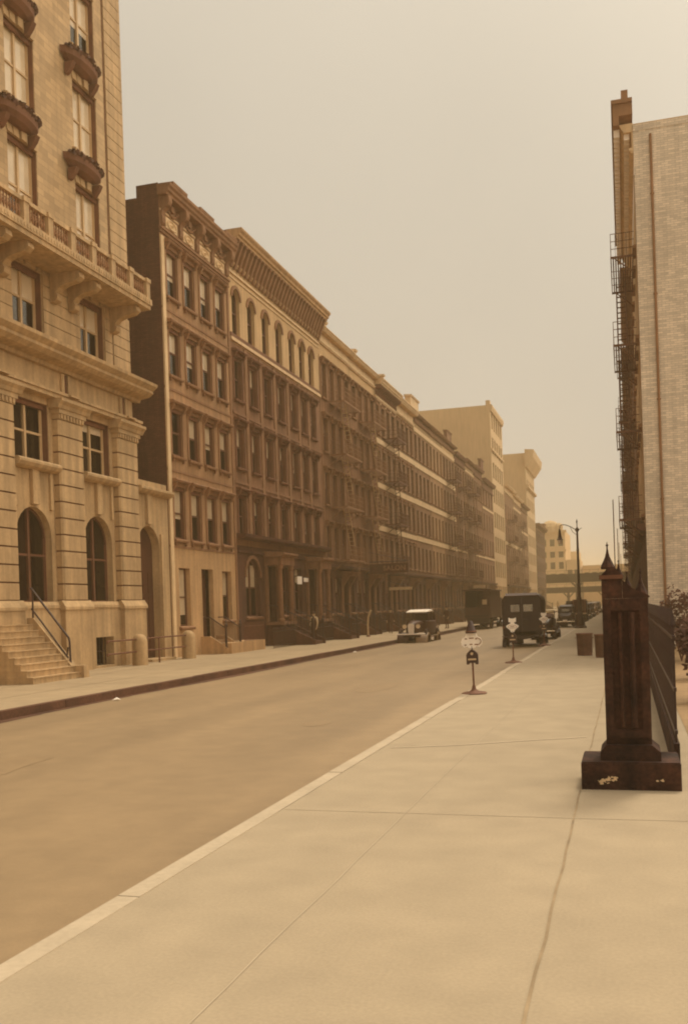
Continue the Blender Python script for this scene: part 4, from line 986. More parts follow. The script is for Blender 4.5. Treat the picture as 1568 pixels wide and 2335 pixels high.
def stanchion(loc, label, variant, lean=0):
    T = thing('no_parking_stanchion', (loc[0], loc[1], 0), label, 'street sign', group='movable stanchions along the right kerb'); T.rotation_euler = (0, lean, 0)
    MB().lathe([(.26,0),(.27,.015),(.24,.035),(.10,.06),(.05,.10),(.035,.16),(.02,.2)], n=18).build('base', 'iron_rust', T, smooth=True)
    MB().tube((0,0,.15),(0,0,.66), .02, n=8).build('pole', 'iron_rust', T)
    b = MB(); prof = [(-.12,.62),(-.12,.82),(-.10,.86),(-.06,.90),(-.02,.93),(.02,.93),(.06,.90),(.10,.86),(.12,.82),(.12,.62),(.07,.62),(.06,.65),(-.06,.65),(-.07,.62)]
    b.prism_y(prof[::-1], -.05, .05); o = b.build('box', 'iron', T)
    b = MB(); b.box(-.085, .085, -.055, -.051, .71, .745); b.lathe([(.028,0),(.03,.004)], (0,0,0), 10) if False else None; b.prism_y([(.03*math.cos(a), .845+.03*math.sin(a)) for a in [k*math.pi/5 for k in range(10)]], -.055, -.051)
    b.build('box_stripe', 'cloth_pale', o)
    MB().tube((0,0,.92),(0,0,1.0), .015, n=6).build('neck', 'iron', T)
    b = MB()
    if variant == 0:
        sh_ = [(.0,.96),(.07,.97),(.09,1.0),(.16,.985),(.21,1.03),(.22,1.10),(.19,1.17),(.13,1.20),(.11,1.26),(0,1.27)]
    else:
        sh_ = [(.0,.95),(.05,.97),(.08,1.03),(.13,1.07),(.185,1.12),(.195,1.145),(.18,1.17),(.13,1.20),(.07,1.225),(.055,1.25),(.06,1.27),(.105,1.275),(.115,1.29),(.115,1.40),(.10,1.415),(.06,1.39),(0,1.385)]
    prof = sh_+[(-x, z) for x, z in sh_[::-1]][1:-1]
    b.prism_y(prof, -.012, .012); s = b.build('sign_plate', 'white_paint', T)
    b = MB()      # raised rim and faint lettering bars
    if variant == 0:
        b.path([(.20*math.sin(a)*1.02+.0, -.016, 1.10+.095*math.cos(a)) for a in [R(35)+k*R(110)/8 for k in range(9)]], .010, 4)
        for z, w0, w1 in ((1.16,-.14,-.09),(1.17,-.05,.05),(1.155,.08,.12),(1.03,-.15,-.11),(1.04,-.04,.02),(1.035,.06,.13)): b.box(w0, w1, -.016, -.0125, z-.012, z+.012)
    else:
        b.path([(.14*math.sin(a), -.016, 1.13+.05*math.cos(a)) for a in [k*math.pi/5 for k in range(11)]], .006, 4); b.box(-.06, .06, -.016, -.0125, 1.12, 1.14)
    b.build('sign_marking', 'trim_brown', s)
    if variant == 0:
        b = MB(); b.lathe([(.115,1.275),(.12,1.30),(.105,1.335),(.075,1.42),(.05,1.50),(.03,1.53),(.0,1.535)], n=14); o = b.build('lantern_hood', 'iron', T, smooth=True)
        MB().lathe([(.117,1.298),(.123,1.31),(.113,1.328)], n=14).build('lantern_band', 'trim_dark', o)
    return T
stanchion((-3.13, 20.2), 'nearest kerb stanchion, with dark cone lantern on its round sign', 0, lean=R(-1.2))
stanchion((-3.45, 30.4), 'second kerb stanchion, pale winged sign before the panel truck', 1)
stanchion((-3.42, 41.9), 'farthest kerb stanchion, at the right rear wheel of the panel truck', 1)
def can(loc, label, rz, s=1):
    T = thing('ash_can', (loc[0], loc[1], 0), label, 'trash can', rz=rz, group='ash cans on the right pavement')
    b = MB(); b.lathe([(.225,0),(.245,.01),(.25,.05),(.235,.08),(.236,.3),(.248,.5),(.262,.70),(.262,.72)], n=22); b.build('body', 'can', T, smooth=True)
    b = MB(); b.lathe([(.265,.715),(.285,.72),(.285,.76),(.268,.765)], n=22); b.build('rim', 'iron_rust', T, smooth=True)
    b = MB()
    for i in range(22):
        a = 2*math.pi*i/22; b.tube((.243*math.cos(a), .243*math.sin(a), .06), (.262*math.cos(a), .262*math.sin(a), .71), .008, n=4)
    b.build('ribs', 'can', T)
    for sg in (-1, 1):
        b = MB(); b.path([(sg*.262,-.07,.62),(sg*.31,-.05,.60),(sg*.31,.05,.60),(sg*.262,.07,.62)], .01, 5); b.build('handle', 'iron_rust', T)
can((-1.42, 33.8), 'left ash can of the pair by the iron gate post', 0); can((-.78, 32.5), 'right ash can of the pair, half hidden by the gate post', 1.0)

# gothic iron newel of the churchyard gate
G = thing('gate_post', (.06, 10.25, 0), 'massive dark gothic gate post with spire finial on a scuffed plinth at the right edge', 'gate post')
b = MB(); b.box(-.55, .40, -.32, .42, 0, .262); b.box(-.54, .39, -.31, .41, .262, .275); b.build('plinth', 'pier_stone', G)
b = MB()
r = random.Random(11)
for cx_, cz_, n_, s_ in ((-.33, .09, 12, .06), (-.24, .12, 8, .05), (.20, .10, 5, .04)):
    for i in range(n_):
        x = cx_+r.uniform(-s_, s_); z = cz_+r.uniform(-s_, s_)*.5; q = s_*r.uniform(.08, .5); pts = [(x+q*math.cos(a)*r.uniform(.6,1.1), z+.6*q*math.sin(a)*r.uniform(.6,1.1)) for a in [2*math.pi*k/9 for k in range(9)]]
        b.add([(px, -.324-.0004*i, pz) for px, pz in pts], [tuple(range(9))])
b.build('scuff', 'trim_light', G)
b = MB(); b.box(-.36, .22, -.22, .32, .276, .36); b.prism_y([(-.36,.361),(.22,.361),(.14,.43),(-.30,.43)], -.22, .30); b.build('base_moulding', 'pier_stone', G)
b = MB(); b.box(-.30, .14, -.14, .24, .431, 1.90)
b.box(-.30, -.22, -.17, -.141, .50, 1.90); b.box(.06, .14, -.17, -.141, .50, 1.90); b.box(-.219, .059, -.17, -.141, .50, .58); b.box(-.219, .059, -.17, -.141, 1.78, 1.90)
b.tube((-.13,-.16,.60),(-.13,-.16,1.76), .02, n=8); b.tube((-.02,-.165,.60),(-.02,-.165,1.76), .03, n=8)
b.build('shaft', 'pier_stone', G)
b = MB(); b.box(-.30, -.10, -.16, .10, 1.901, 2.10); b.build('turret', 'pier_stone', G); b = MB(); b.box(-.32, -.09, -.18, .12, 2.10, 2.14); b.build('cap', 'iron_rust', G)
b = MB(); b.prism_y([(-.098,1.901),(.16,1.901),(.16,1.92),(.10,1.95),(.0,2.0),(-.098,2.09)], -.15, .25); b.prism_y([(-.30,2.141),(-.10,2.141),(-.16,2.21),(-.24,2.21)], -.16, .10); b.build('shoulder', 'pier_stone', G)
def spire(s):
    b = MB(); P = [(.105,0),(.115,.03),(.10,.07),(.065,.14),(.040,.20),(.022,.27),(.012,.34),(.012,.375),(.022,.385),(.022,.40),(.008,.415),(.004,.45)]
    b.lathe([(q*s, z*s) for q, z in P], n=8); return b
spire(.62).build('finial', 'pier_stone', G, loc=(-.235, -.03, 2.205)); spire(.42).build('finial', 'pier_stone', G, loc=(-.13, .05, 2.12)); spire(.36).build('finial', 'pier_stone', G, loc=(-.05, .12, 2.02)); spire(.62).build('finial', 'pier_stone', G, loc=(.08, -.02, 1.92))
# ornamental iron fence behind it
F_ = thing('churchyard_fence', (.46, 10.72, 0), 'ornate black iron fence running back from the gate post', 'fence')
b = MB(); b.box(-.03, .03, 0, 27.6, 0, .35); b.build('kerb_wall', 'pier_stone', F_)
b = MB()
for z in (.45, .9, 1.45): b.box(-.015, .015, 0, 27.6, z, z+.04)
for i in range(180): y = .1+i*.153; b.box(-.012, .012, y, y+.024, .35, 1.6); b.add([(-.03,y-.02,1.6),(.03,y-.02,1.6),(.03,y+.044,1.6),(-.03,y+.044,1.6),(0,y+.012,1.78)], [(0,1,4),(1,2,4),(2,3,4),(3,0,4)])
b.build('rail_panel', 'iron', F_)
b = MB()
for i in range(60):
    y = .3+i*.46; b.path([(0, y+.1*math.cos(a), 1.15+.13*math.sin(a)) for a in [k*math.pi/4 for k in range(9)]], .012, 4)
b.build('scrollwork', 'iron', F_)
# shrubs in the yard
def shrub(loc, s, label, seed):
    T = thing('shrub', (loc[0], loc[1], 0), label, 'shrub', group='shrubs in the railed yard')
    b = MB(); r = random.Random(seed)
    for k in range(7):
        a = r.random()*6.28; b.path([(0,0,0),(.12*s*math.cos(a),.12*s*math.sin(a),.5*s),(.3*s*math.cos(a),.3*s*math.sin(a),1.1*s)], .02, 5)
    b.build('stem', 'trim_dark', T)
    b = MB()
    for k in range(1500):
        u = Vector((r.gauss(0,1), r.gauss(0,1), r.gauss(0,1))).normalized(); rad = r.uniform(.55, 1)*s*.6*(1+.3*math.sin(u.x*5+seed)*math.cos(u.y*4))
        p = u*rad; p.z = p.z*1.15+s*1.0
        if p.z < .1: continue
        a = Vector((r.uniform(-1,1), r.uniform(-1,1), r.uniform(-1,1))).normalized(); c = a.orthogonal(); q = .055*r.uniform(.6,1.4); b.add([p-a*q, p+c*q*.5, p+a*q, p-c*q*.5], [(0,1,2,3)])
    b.build('foliage', 'leaf', T); return T
shrub((1.5, 18.5), .95, 'nearest dark shrub behind the churchyard fence', 5); shrub((1.6, 23.5), 1.0, 'middle dark shrub behind the fence', 8); shrub((1.5, 30), 1.25, 'farthest dark shrub before the pale side wall', 9)

# hanging signs on the left row
def text_mesh(s, size, name, mt, parent, loc):
    cu = bpy.data.curves.new(name, 'FONT'); cu.body = s; cu.size = size; cu.extrude = .01; cu.align_x = 'CENTER'; cu.align_y = 'CENTER'; cu.space_character = 1.1; cu.offset = .012
    tmp = bpy.data.objects.new('tmp', cu); col.objects.link(tmp); dg = bpy.context.evaluated_depsgraph_get(); me = bpy.data.meshes.new_from_object(tmp.evaluated_get(dg)); bpy.data.objects.remove(tmp); me.materials.clear(); me.materials.append(M[mt])
    o = link(name, me, parent, loc); o.rotation_euler = (R(90), 0, 0); return o
S = thing('hanging_sign', (-15.72, 67.0, 4.6), 'dark hanging board with pale capital letters projecting from the tenement row', 'sign')
MB().box(-1.9, .95, -.06, .06, -.34, .34).build('board', 'brownstone_dark', S); text_mesh('SALON', .48, 'lettering', 'trim_brown', S, (-.05, -.075, 0))
b = MB(); b.tube((-1.9,0,.5),(.95,0,.5), .03); b.tube((-1.9,0,1.2),(.9,0,.5), .015); b.tube((-1.5,0,.42),(-1.5,0,.5), .02); b.tube((.7,0,.42),(.7,0,.5), .02); b.build('hanger', 'iron', S)
S = thing('awning_sign', (-17.0, 76.0, 3.3), 'narrow pale awning board over a doorway near the parked car', 'sign')
MB().box(-1.4, .5, -.05, .05, -.12, .12).build('board', 'cloth_pale', S); b = MB(); b.tube((-1.45,0,.6),(.45,0,.12), .015); b.build('stay', 'iron', S)
S = thing('painted_post', (-15.7, 59.3, 0), 'pale curved post end standing on the pavement behind the parked car', 'post')
b = MB(); b.path([(-.12,0,0),(-.13,0,.8),(-.08,0,1.25),(.02,0,1.55),(.12,0,1.68)], .06, 8); b.build('post_body', 'cloth_pale', S); b = MB(); b.lathe([(.14,0),(.14,.05),(.08,.1)], (-.12,0,0), 10); b.build('foot', 'iron_rust', S)

# ------------------------------------------------------------------ vehicles (local frame: +y is forward, z=0 on the road)
def rrect(w, z0, z1, r, y, n=4, taper=1.0):
    hw = w/2; pts = []
    for cx_, cz_, a0, s in ((hw*taper-r, z1-r, 0, 1), (-hw*taper+r, z1-r, 90, 1)):
        for k in range(n+1): a = R(a0+90*k/n); pts.append((cx_+r*math.cos(a), y, cz_+r*math.sin(a)))
    r2 = min(r, .06)
    for cx_, cz_, a0 in ((-hw+r2, z0+r2, 180), (hw-r2, z0+r2, 270)):
        for k in range(3): a = R(a0+90*k/2); pts.append((cx_+r2*math.cos(a), y, cz_+r2*math.sin(a)))
    return pts
def wheel_at(T, x, y, r, wd, rim='car_black'):
    def f():
        b = MB(); n = 24; h = wd/2
        prof = [(r*.68,-h*.8),(r*.9,-h),(r*.985,-h*.6),(r,0),(r*.985,h*.6),(r*.9,h),(r*.68,h*.8)]
        vs = []; fs = []
        for q, xx in prof: vs += [(xx, q*math.cos(2*math.pi*i/n), q*math.sin(2*math.pi*i/n)) for i in range(n)]
        for k in range(len(prof)-1): fs += [(k*n+i, k*n+(i+1)%n, (k+1)*n+(i+1)%n, (k+1)*n+i) for i in range(n)]
        return b.add(vs, fs)
    o = shared(('tyre', r, wd), f, 'wheel', 'tyre', T, (x, y, r), smooth=True)
    def g():
        b = MB()
        for sg in (-1, 1): b.tube((sg*wd*.30,0,0),(sg*wd*.42,0,0), r*.16, n=10)
        for k in range(10):
            a = 2*math.pi*k/10; b.tube((0, r*.1*math.cos(a), r*.1*math.sin(a)), (0, r*.66*math.cos(a), r*.66*math.sin(a)), r*.045, n=5)
        n = 20; 
        for i in range(n):
            a0, a1 = 2*math.pi*i/n, 2*math.pi*(i+1)/n; q0, q1 = r*.60, r*.70
            b.add([(-wd*.4,q1*math.cos(a0),q1*math.sin(a0)),(-wd*.4,q1*math.cos(a1),q1*math.sin(a1)),(wd*.4,q1*math.cos(a1),q1*math.sin(a1)),(wd*.4,q1*math.cos(a0),q1*math.sin(a0)),
                   (-wd*.4,q0*math.cos(a0),q0*math.sin(a0)),(-wd*.4,q0*math.cos(a1),q0*math.sin(a1)),(wd*.4,q0*math.cos(a1),q0*math.sin(a1)),(wd*.4,q0*math.cos(a0),q0*math.sin(a0))], [(0,1,2,3),(7,6,5,4),(0,4,5,1),(3,2,6,7)])
        return b
    shared(('rim', r, wd, rim), g, 'rim', rim, o)
def fender(T, x0, x1, yc, r, a0, a1, mt, tail=0, name='fender'):
    """arched mudguard over a wheel; x0 inner, x1 outer"""
    def f():
        b = MB(); secs = []; N = 14; sg = 1 if x1 > x0 else -1
        for i in range(N+1):
            a = R(a0+(a1-a0)*i/N); y = r*math.cos(a); z = r*math.sin(a)
            if tail and i < 4: y += tail*(4-i)/4; z = max(z-.02*(4-i), .0)
            n_ = Vector((0, math.cos(a), math.sin(a)))
            xm = x0+(x1-x0)*.75
            sec = []
            for xx, dr in ((x0, 0), (xm, .03), (x1-sg*.03, 0), (x1, -.09), (x1-sg*.03, -.09), (x1-sg*.05, -.03), (xm, -.005), (x0, -.03)):
                sec.append((xx, y+n_.y*dr, z+n_.z*dr))
            secs.append(sec)
        b.loft(secs); return b
    return f().build(name, mt, T, loc=(0, yc, 0), smooth=True)
def car(loc, rz, label, paint='car_black', W=1.5, roofp=None, style='sedan', fpaint=None, group=None, name='parked_car', lamp=True, hoodp=None):
    T = thing(name, (loc[0], loc[1], RZ), label, 'car', rz=rz, group=group); fp = fpaint or paint; rp = roofp or paint
    wr = .35; bw = W*.60
    # hood (front), narrow and tapering
    b = MB()
    b.loft([rrect(bw*.40, .50, 1.00, .13, 2.02), rrect(bw*.46, .48, 1.08, .17, 1.8), rrect(bw*.62, .46, 1.13, .22, 1.2), rrect(bw*.92, .42, 1.16, .26, .72)]); b.build('hood', hoodp or paint, T, smooth=True)
    # body tub
    b = MB(); top = 1.12
    b.loft([rrect(bw*1.1, .40, top, .10, .74), rrect(bw*1.32, .38, top, .10, .4), rrect(bw*1.42, .38, top, .1, -.4), rrect(bw*1.38, .40, top, .12, -1.2), rrect(bw*1.15, .44, top-.02, .2, -1.75), rrect(bw*.9, .48, top-.25, .25, -2.0)]); b.build('body', paint, T, smooth=True)
    if style == 'sedan':
        # pillars and roof
        b = MB()
        y0, y1 = .62, -1.45
        b.loft([rrect(bw*1.1, 1.56, 1.60, .02, .66, taper=.9), rrect(bw*1.22, 1.56, 1.66, .05, .45, taper=.92), rrect(bw*1.28, 1.57, 1.72, .09, -.3, taper=.92), rrect(bw*1.22, 1.56, 1.70, .08, -1.0, taper=.9), rrect(bw*1.05, 1.50, 1.60, .05, -1.5, taper=.9)]); b.build('roof', rp, T, smooth=True)
        b = MB(); hw = bw*.64
        for sg in (-1, 1):
            for yy, y2, wd in ((.60, .66, .035), (-.32, -.32, .04), (-1.2, -1.15, .14)):
                b.add([(sg*hw-.025, yy-wd, 1.10),(sg*hw+.025, yy-wd, 1.10),(sg*hw+.025, yy+wd, 1.10),(sg*hw-.025, yy+wd, 1.10),(sg*hw*.94-.025, y2-wd-.04, 1.58),(sg*hw*.94+.025, y2-wd-.04, 1.58),(sg*hw*.94+.025, y2+wd-.04, 1.58),(sg*hw*.94-.025, y2+wd-.04, 1.58)], [(3,2,1,0),(4,5,6,7),(0,1,5,4),(1,2,6,5),(2,3,7,6),(3,0,4,7)])
        b.loft([[( -hw*.9,-1.62,1.08),(hw*.9,-1.62,1.08),(hw*.82,-1.46,1.55),(-hw*.82,-1.46,1.55)], [(-hw*.9,-1.56,1.08),(hw*.9,-1.56,1.08),(hw*.82,-1.42,1.55),(-hw*.82,-1.42,1.55)]]); b.build('pillars', paint, T)
        b = MB(); b.quad((-hw*.9,.64,1.12),(hw*.9,.64,1.12),(hw*.86,.56,1.56),(-hw*.86,.56,1.56)); b.build('windshield', 'glass', T)
        for sg in (-1, 1):
            b = MB(); b.quad((sg*hw,.55,1.12),(sg*hw*.95,.5,1.56),(sg*hw*.95,-.3,1.56),(sg*hw,-.3,1.12)); b.quad((sg*hw,-.34,1.12),(sg*hw*.95,-.34,1.56),(sg*hw*.95,-1.1,1.56),(sg*hw,-1.1,1.12)); b.build('side_glass', 'glass', T)
        b = MB(); b.box(-.28, .28, -1.60, -1.575, 1.22, 1.42); b.build('rear_glass', 'glass', T)
        b = MB(); b.box(-hw*.7, hw*.7, -1.2, -.9, .7, 1.15); b.box(-hw*.7, hw*.7, -.3, -.1, .7, 1.1); b.build('seats', 'cloth_dark', T)
    else:        # roadster with folded top
        b = MB(); b.loft([rrect(bw*1.2, 1.05, 1.3, .08, -.75), rrect(bw*1.3, 1.05, 1.38, .12, -1.1), rrect(bw*1.1, 1.0, 1.22, .1, -1.45)]); b.build('folded_top', 'cloth_dark', T, smooth=True)
        b = MB(); b.box(-bw*.55, bw*.55, .55, .58, 1.12, 1.5); b.build('windshield', 'glass', T)
        b = MB()
        for sg in (-1, 1): b.box(sg*bw*.55-.02, sg*bw*.55+.02, .53, .59, 1.1, 1.52)
        b.box(-bw*.55, bw*.55, .54, .58, 1.5, 1.53); b.build('windshield_frame', paint, T)
    for sg in (-1, 1):
        fs_ = fp if sg < 0 else paint  # paler fenders on the street side, their highlights painted into the colour
        fender(T, sg*bw*.20, sg*W/2, 1.42, .52, -25, 172, fs_, name='front_fender'); fender(T, sg*bw*.6, sg*W/2, -1.28, .45, -5, 185, fs_, name='rear_fender')
        b = MB(); b.box(min(sg*bw*.6, sg*W/2), max(sg*bw*.6, sg*W/2), -.84, .96, .30, .34); b.build('running_board', fp, T)
        wheel_at(T, sg*(W/2-.13), 1.42, wr, .15); wheel_at(T, sg*(W/2-.13), -1.28, wr, .15)
        if lamp:
            b = MB(); b.lathe([(.02,-.1),(.09,-.06),(.11,.02),(.115,.06)], n=14); me = MB(); me.add([(v[0], v[2], v[1]) for v in b.v], b.f); o = me.build('headlight', 'chrome', T, loc=(sg*bw*.36, 1.92, .86), smooth=True)
        b = MB(); b.box(sg*W*.38-.04, sg*W*.38+.04, -1.95, -1.91, .66, .74); b.build('tail_light', 'trim_dark', T)
    b = MB(); b.prism_y([(-.14,.48),(.14,.48),(.17,.92),(.10,1.0),(-.10,1.0),(-.17,.92)], 2.021, 2.05)
    for k in range(7): b.box(-.12+k*.04-.005, -.12+k*.04+.005, 2.051, 2.06, .52, .98)
    b.build('grille', 'white_paint' if roofp == 'white_paint' else 'chrome', T)
    b = MB(); b.path([(-W*.46,2.12,.46),(-W*.3,2.22,.46),(W*.3,2.22,.46),(W*.46,2.12,.46)], .035, 6); b.tube((-.3,2.2,.46),(-.3,1.9,.48), .02); b.tube((.3,2.2,.46),(.3,1.9,.48), .02); b.build('front_bumper', 'white_paint' if roofp == 'white_paint' else 'chrome', T)
    b = MB(); b.path([(-W*.46,-2.05,.46),(-W*.3,-2.16,.46),(W*.3,-2.16,.46),(W*.46,-2.05,.46)], .03, 6); b.tube((-.3,-2.15,.46),(-.3,-1.8,.5), .02); b.tube((.3,-2.15,.46),(.3,-1.8,.5), .02); b.build('rear_bumper', 'chrome', T)
    b = MB(); b.box(-.16, .16, -2.2, -2.185, .5, .6); b.build('number_plate', 'white_paint', T)
    b = MB(); b.box(-bw*.45, bw*.45, -1.9, 1.9, .30, .42); b.tube((-W/2+.1,1.42,.35),(W/2-.1,1.42,.35), .04); b.tube((-W/2+.1,-1.28,.35),(W/2-.1,-1.28,.35), .04); b.build('chassis', 'iron', T)
    return T
car((-11.42, 54.2), math.pi, 'dark sedan with pale roof, hood and grille facing the camera at the left kerb', paint='car_brown', fpaint='car_tan', roofp='white_paint', W=1.6, hoodp='car_brown').scale = (1.1, 1.1, 1.06)
car((-4.35, 54.6), 0, 'small black open coupe with two bright rear dots right behind the panel truck', paint='car_black', style='open', W=1.35)
car((-4.45, 77.0), R(-2), 'dark sedan in front of the street lamp foot, rear to the camera', W=1.5)
car((-4.35, 96.0), 0, 'dark sedan beyond the flatbed truck on the right', W=1.5); car((-4.35, 106.0), 0, 'second dark sedan beyond the flatbed truck on the right', W=1.5, roofp='car_brown')
car((-4.35, 118.0), 0, 'third far dark sedan along the right kerb', W=1.5); car((-4.35, 132.0), 0, 'fourth far sedan along the right kerb, tan', W=1.5, paint='car_tan')
car((-4.35, 150.0), 0, 'fifth and farthest car along the right kerb', W=1.5); car((-9.6, 170.0), R(180), 'tan car coming up the middle of the far roadway', W=1.5, paint='car_tan'); car((-11.4, 128), 0, 'dark car at the left kerb far beyond the big truck', W=1.5)

# black panel truck, rear to camera
T = thing('panel_truck', (-4.63, 44.7, RZ), 'black panel truck seen from behind, two small rear windows, at the right kerb', 'truck')
Wt = 1.78
def ring(y, w, z0, z1, r): return rrect(w, z0, z1, r, y, n=6)
b = MB(); n_out = None
secs = [ring(.0, Wt-.06, .55, 2.40, .34), ring(.03, Wt, .52, 2.44, .36), ring(1.5, Wt, .52, 2.46, .36), ring(2.6, Wt-.04, .52, 2.42, .34), ring(2.75, Wt-.12, .55, 2.36, .3)]
b.loft(secs, cap=False); b.build('body', 'car_black', T, smooth=True)
# rear panel with real window holes
f = MB(); facade(f, -.62, .62, [(.56, 2.1, 0)], [(-.50, -.10, 1.62, 1.94, False), (.08, .50, 1.62, 1.94, False)], dep=.05)
b = MB(); b.add([(v[1], -v[0], v[2]) for v in f.v], f.f)
# fill to the rounded outline
out = ring(0, Wt-.06, .55, 2.40, .34); inn = []
cx0, cz0 = 0, 1.33
for p in out:
    dx, dz = p[0], p[2]-cz0; s = min((.62/abs(dx)) if abs(dx) > 1e-6 else 9, ((2.1-cz0)/dz) if dz > 1e-6 else 9, ((cz0-.56)/-dz) if dz < -1e-6 else 9, 1)
    inn.append((dx*s, 0, cz0+dz*s))
m_ = len(out)
b.add(out+inn, [(i, (i+1) % m_, (i+1) % m_+m_, i+m_) for i in range(m_)])
rear = b.build('rear_door', 'car_black', T)
b = MB(); b.box(-.012, .012, -.02, -.001, .6, 2.35); b.tube((.05,-.05,1.25),(.22,-.05,1.25), .015); b.build('door_seam', 'iron', rear)
for x0, x1 in ((-.50, -.10), (.08, .50)): MB().box(x0, x1, .02, .026, 1.62, 1.94).build('rear_window', 'glass', T)
b = MB(); b.prism_x([(-.12,2.30),(.1,2.42),(.1,2.47),(-.14,2.36)], -.72, .72); b.build('roof_visor', 'car_brown', T)
b = MB(); b.loft([rrect(1.0, .6, 1.3, .2, 2.76), rrect(.8, .6, 1.2, .18, 3.4), rrect(.6, .62, 1.12, .15, 3.9)]); b.build('hood', 'car_black', T, smooth=True)
for sg in (-1, 1):
    fender(T, sg*(Wt/2-.12), sg*(Wt/2+.08), .75, .52, 0, 180, 'car_black', name='rear_fender'); fender(T, sg*.35, sg*.86, 3.35, .5, -10, 175, 'car_black', name='front_fender')
    wheel_at(T, sg*.78, .75, .40, .17); wheel_at(T, sg*.72, 3.35, .40, .15)
    b = MB(); b.box(sg*.84-.05, sg*.84+.05, -.03, .0, .86, .98); b.build('tail_light', 'trim_dark', T)
b = MB(); pts = [(-.62,.56),(-.5,.44),(-.2,.36),(.0,.34),(.2,.36),(.5,.44),(.62,.56)]; b.prism_y(pts, .02, .12); b.build('valance', 'car_black', T)
b = MB(); b.path([(-.9,-.02,.50),(-.8,-.14,.48),(-.55,-.16,.48)], .03, 6); b.path([(.9,-.02,.50),(.8,-.14,.48),(.55,-.16,.48)], .03, 6); b.box(-.45, .45, .1, 3.8, .40, .5); b.tube((-.78,.75,.4),(.78,.75,.4), .05); b.tube((-.72,3.35,.4),(.72,3.35,.4), .04); b.build('chassis', 'iron', T)
b = MB(); b.quad((-.7,2.72,1.5),(.7,2.72,1.5),(.66,2.72,2.1),(-.66,2.72,2.1)); b.build('windshield', 'glass', T)

# big dark covered truck at the left kerb
T = thing('covered_truck', (-11.3, 76.2, RZ), 'big dark covered truck with overhanging roof at the left kerb', 'truck')
b = MB(); b.box(-1.02, -.96, 0, 6.2, 1.0, 3.05); b.box(.96, 1.02, 0, 6.2, 1.0, 3.05); b.box(-.959, .959, 6.1, 6.2, 1.0, 3.05); b.box(-1.02, 1.02, 0, 6.2, .9, 1.0); b.box(-.959, .959, .0, .08, 1.001, 1.75); b.box(.45, .958, .03, .08, 1.751, 3.049); b.build('body', 'car_brown', T)
b = MB(); b.prism_y([(-1.25,3.051),(1.15,3.051),(1.12,3.14),(0,3.24),(-1.2,3.14)], -.25, 6.4); b.build('roof', 'car_brown', T)
b = MB(); b.box(-1.05, .9, -.13, -.07, 1.0, 1.12); b.box(-.9, .9, .02, .1, .55, .9); b.build('tailboard', 'car_black', T)
b = MB(); b.box(.35, .72, -.02, -.004, 1.95, 2.35); b.build('placard', 'cloth_pale', T)
b = MB(); b.box(-.35, .55, .3, .6, 3.26, 3.5); b.build('roof_box', 'cloth_pale', T)
b = MB(); b.box(-1.0, 1.0, 6.3, 7.6, .8, 2.5); b.loft([rrect(1.0, .7, 1.5, .2, 7.61), rrect(.8, .7, 1.4, .2, 8.7)]); b.build('cab', 'car_black', T)
for sg in (-1, 1):
    wheel_at(T, sg*.86, 1.3, .46, .24); wheel_at(T, sg*.8, 7.9, .44, .2); fender(T, sg*.45, sg*1.0, 7.9, .55, 0, 180, 'car_black', name='front_fender')
b = MB(); b.box(-.5, .5, .1, 8.6, .5, .7); b.tube((-.8,1.3,.46),(.8,1.3,.46), .06); b.build('chassis', 'iron', T)

# flatbed truck with crates near the lamp
T = thing('flatbed_truck', (-4.3, 84.5, RZ), 'low flatbed truck with pale edged bed behind the street lamp', 'truck')
b = MB(); b.box(-.95, .95, 0, 3.6, .82, .95); b.build('bed', 'car_brown', T); b = MB(); b.box(-.97, .97, -.05, -.001, .85, .96); b.build('bed_edge', 'cloth_pale', T)
b = MB(); b.box(-.9, .9, 3.8, 5.0, .7, 2.0); b.box(-.85, .85, 5.0, 5.9, .6, 1.3); b.build('cab', 'car_black', T)
for sg in (-1, 1): wheel_at(T, sg*.82, .8, .42, .2); wheel_at(T, sg*.8, 5.2, .4, .18)
b = MB(); b.box(-.4, .4, .1, 5.5, .45, .6); b.build('chassis', 'iron', T)
def crate(x, y, z, w, d, h, lb, m='brownstone_dark'):
    C = thing('crate', (x, y, z), lb, 'crate', group='crates on the flatbed'); b = MB(); b.box(-w/2, w/2, 0, d, 0, h); 
    for k in range(4): b.box(-w/2-.01, w/2+.01, -.012, -.001, h*(k+.1)/4, h*(k+.9)/4)
    b.build('box', m, C); b = MB()
    for sx_ in (-1, 1): b.box(sx_*w*.45-.04, sx_*w*.45+.04, -.03, -.013, 0, h)
    b.build('batten', 'trim_brown', C)
crate(-3.95, 85.6, RZ+.952, 1.1, 1.6, 1.15, 'large dark crate on the right half of the flatbed'); crate(-4.85, 86.2, RZ+.952, .6, .8, .6, 'small crate left of the large one on the flatbed', 'trim_brown')

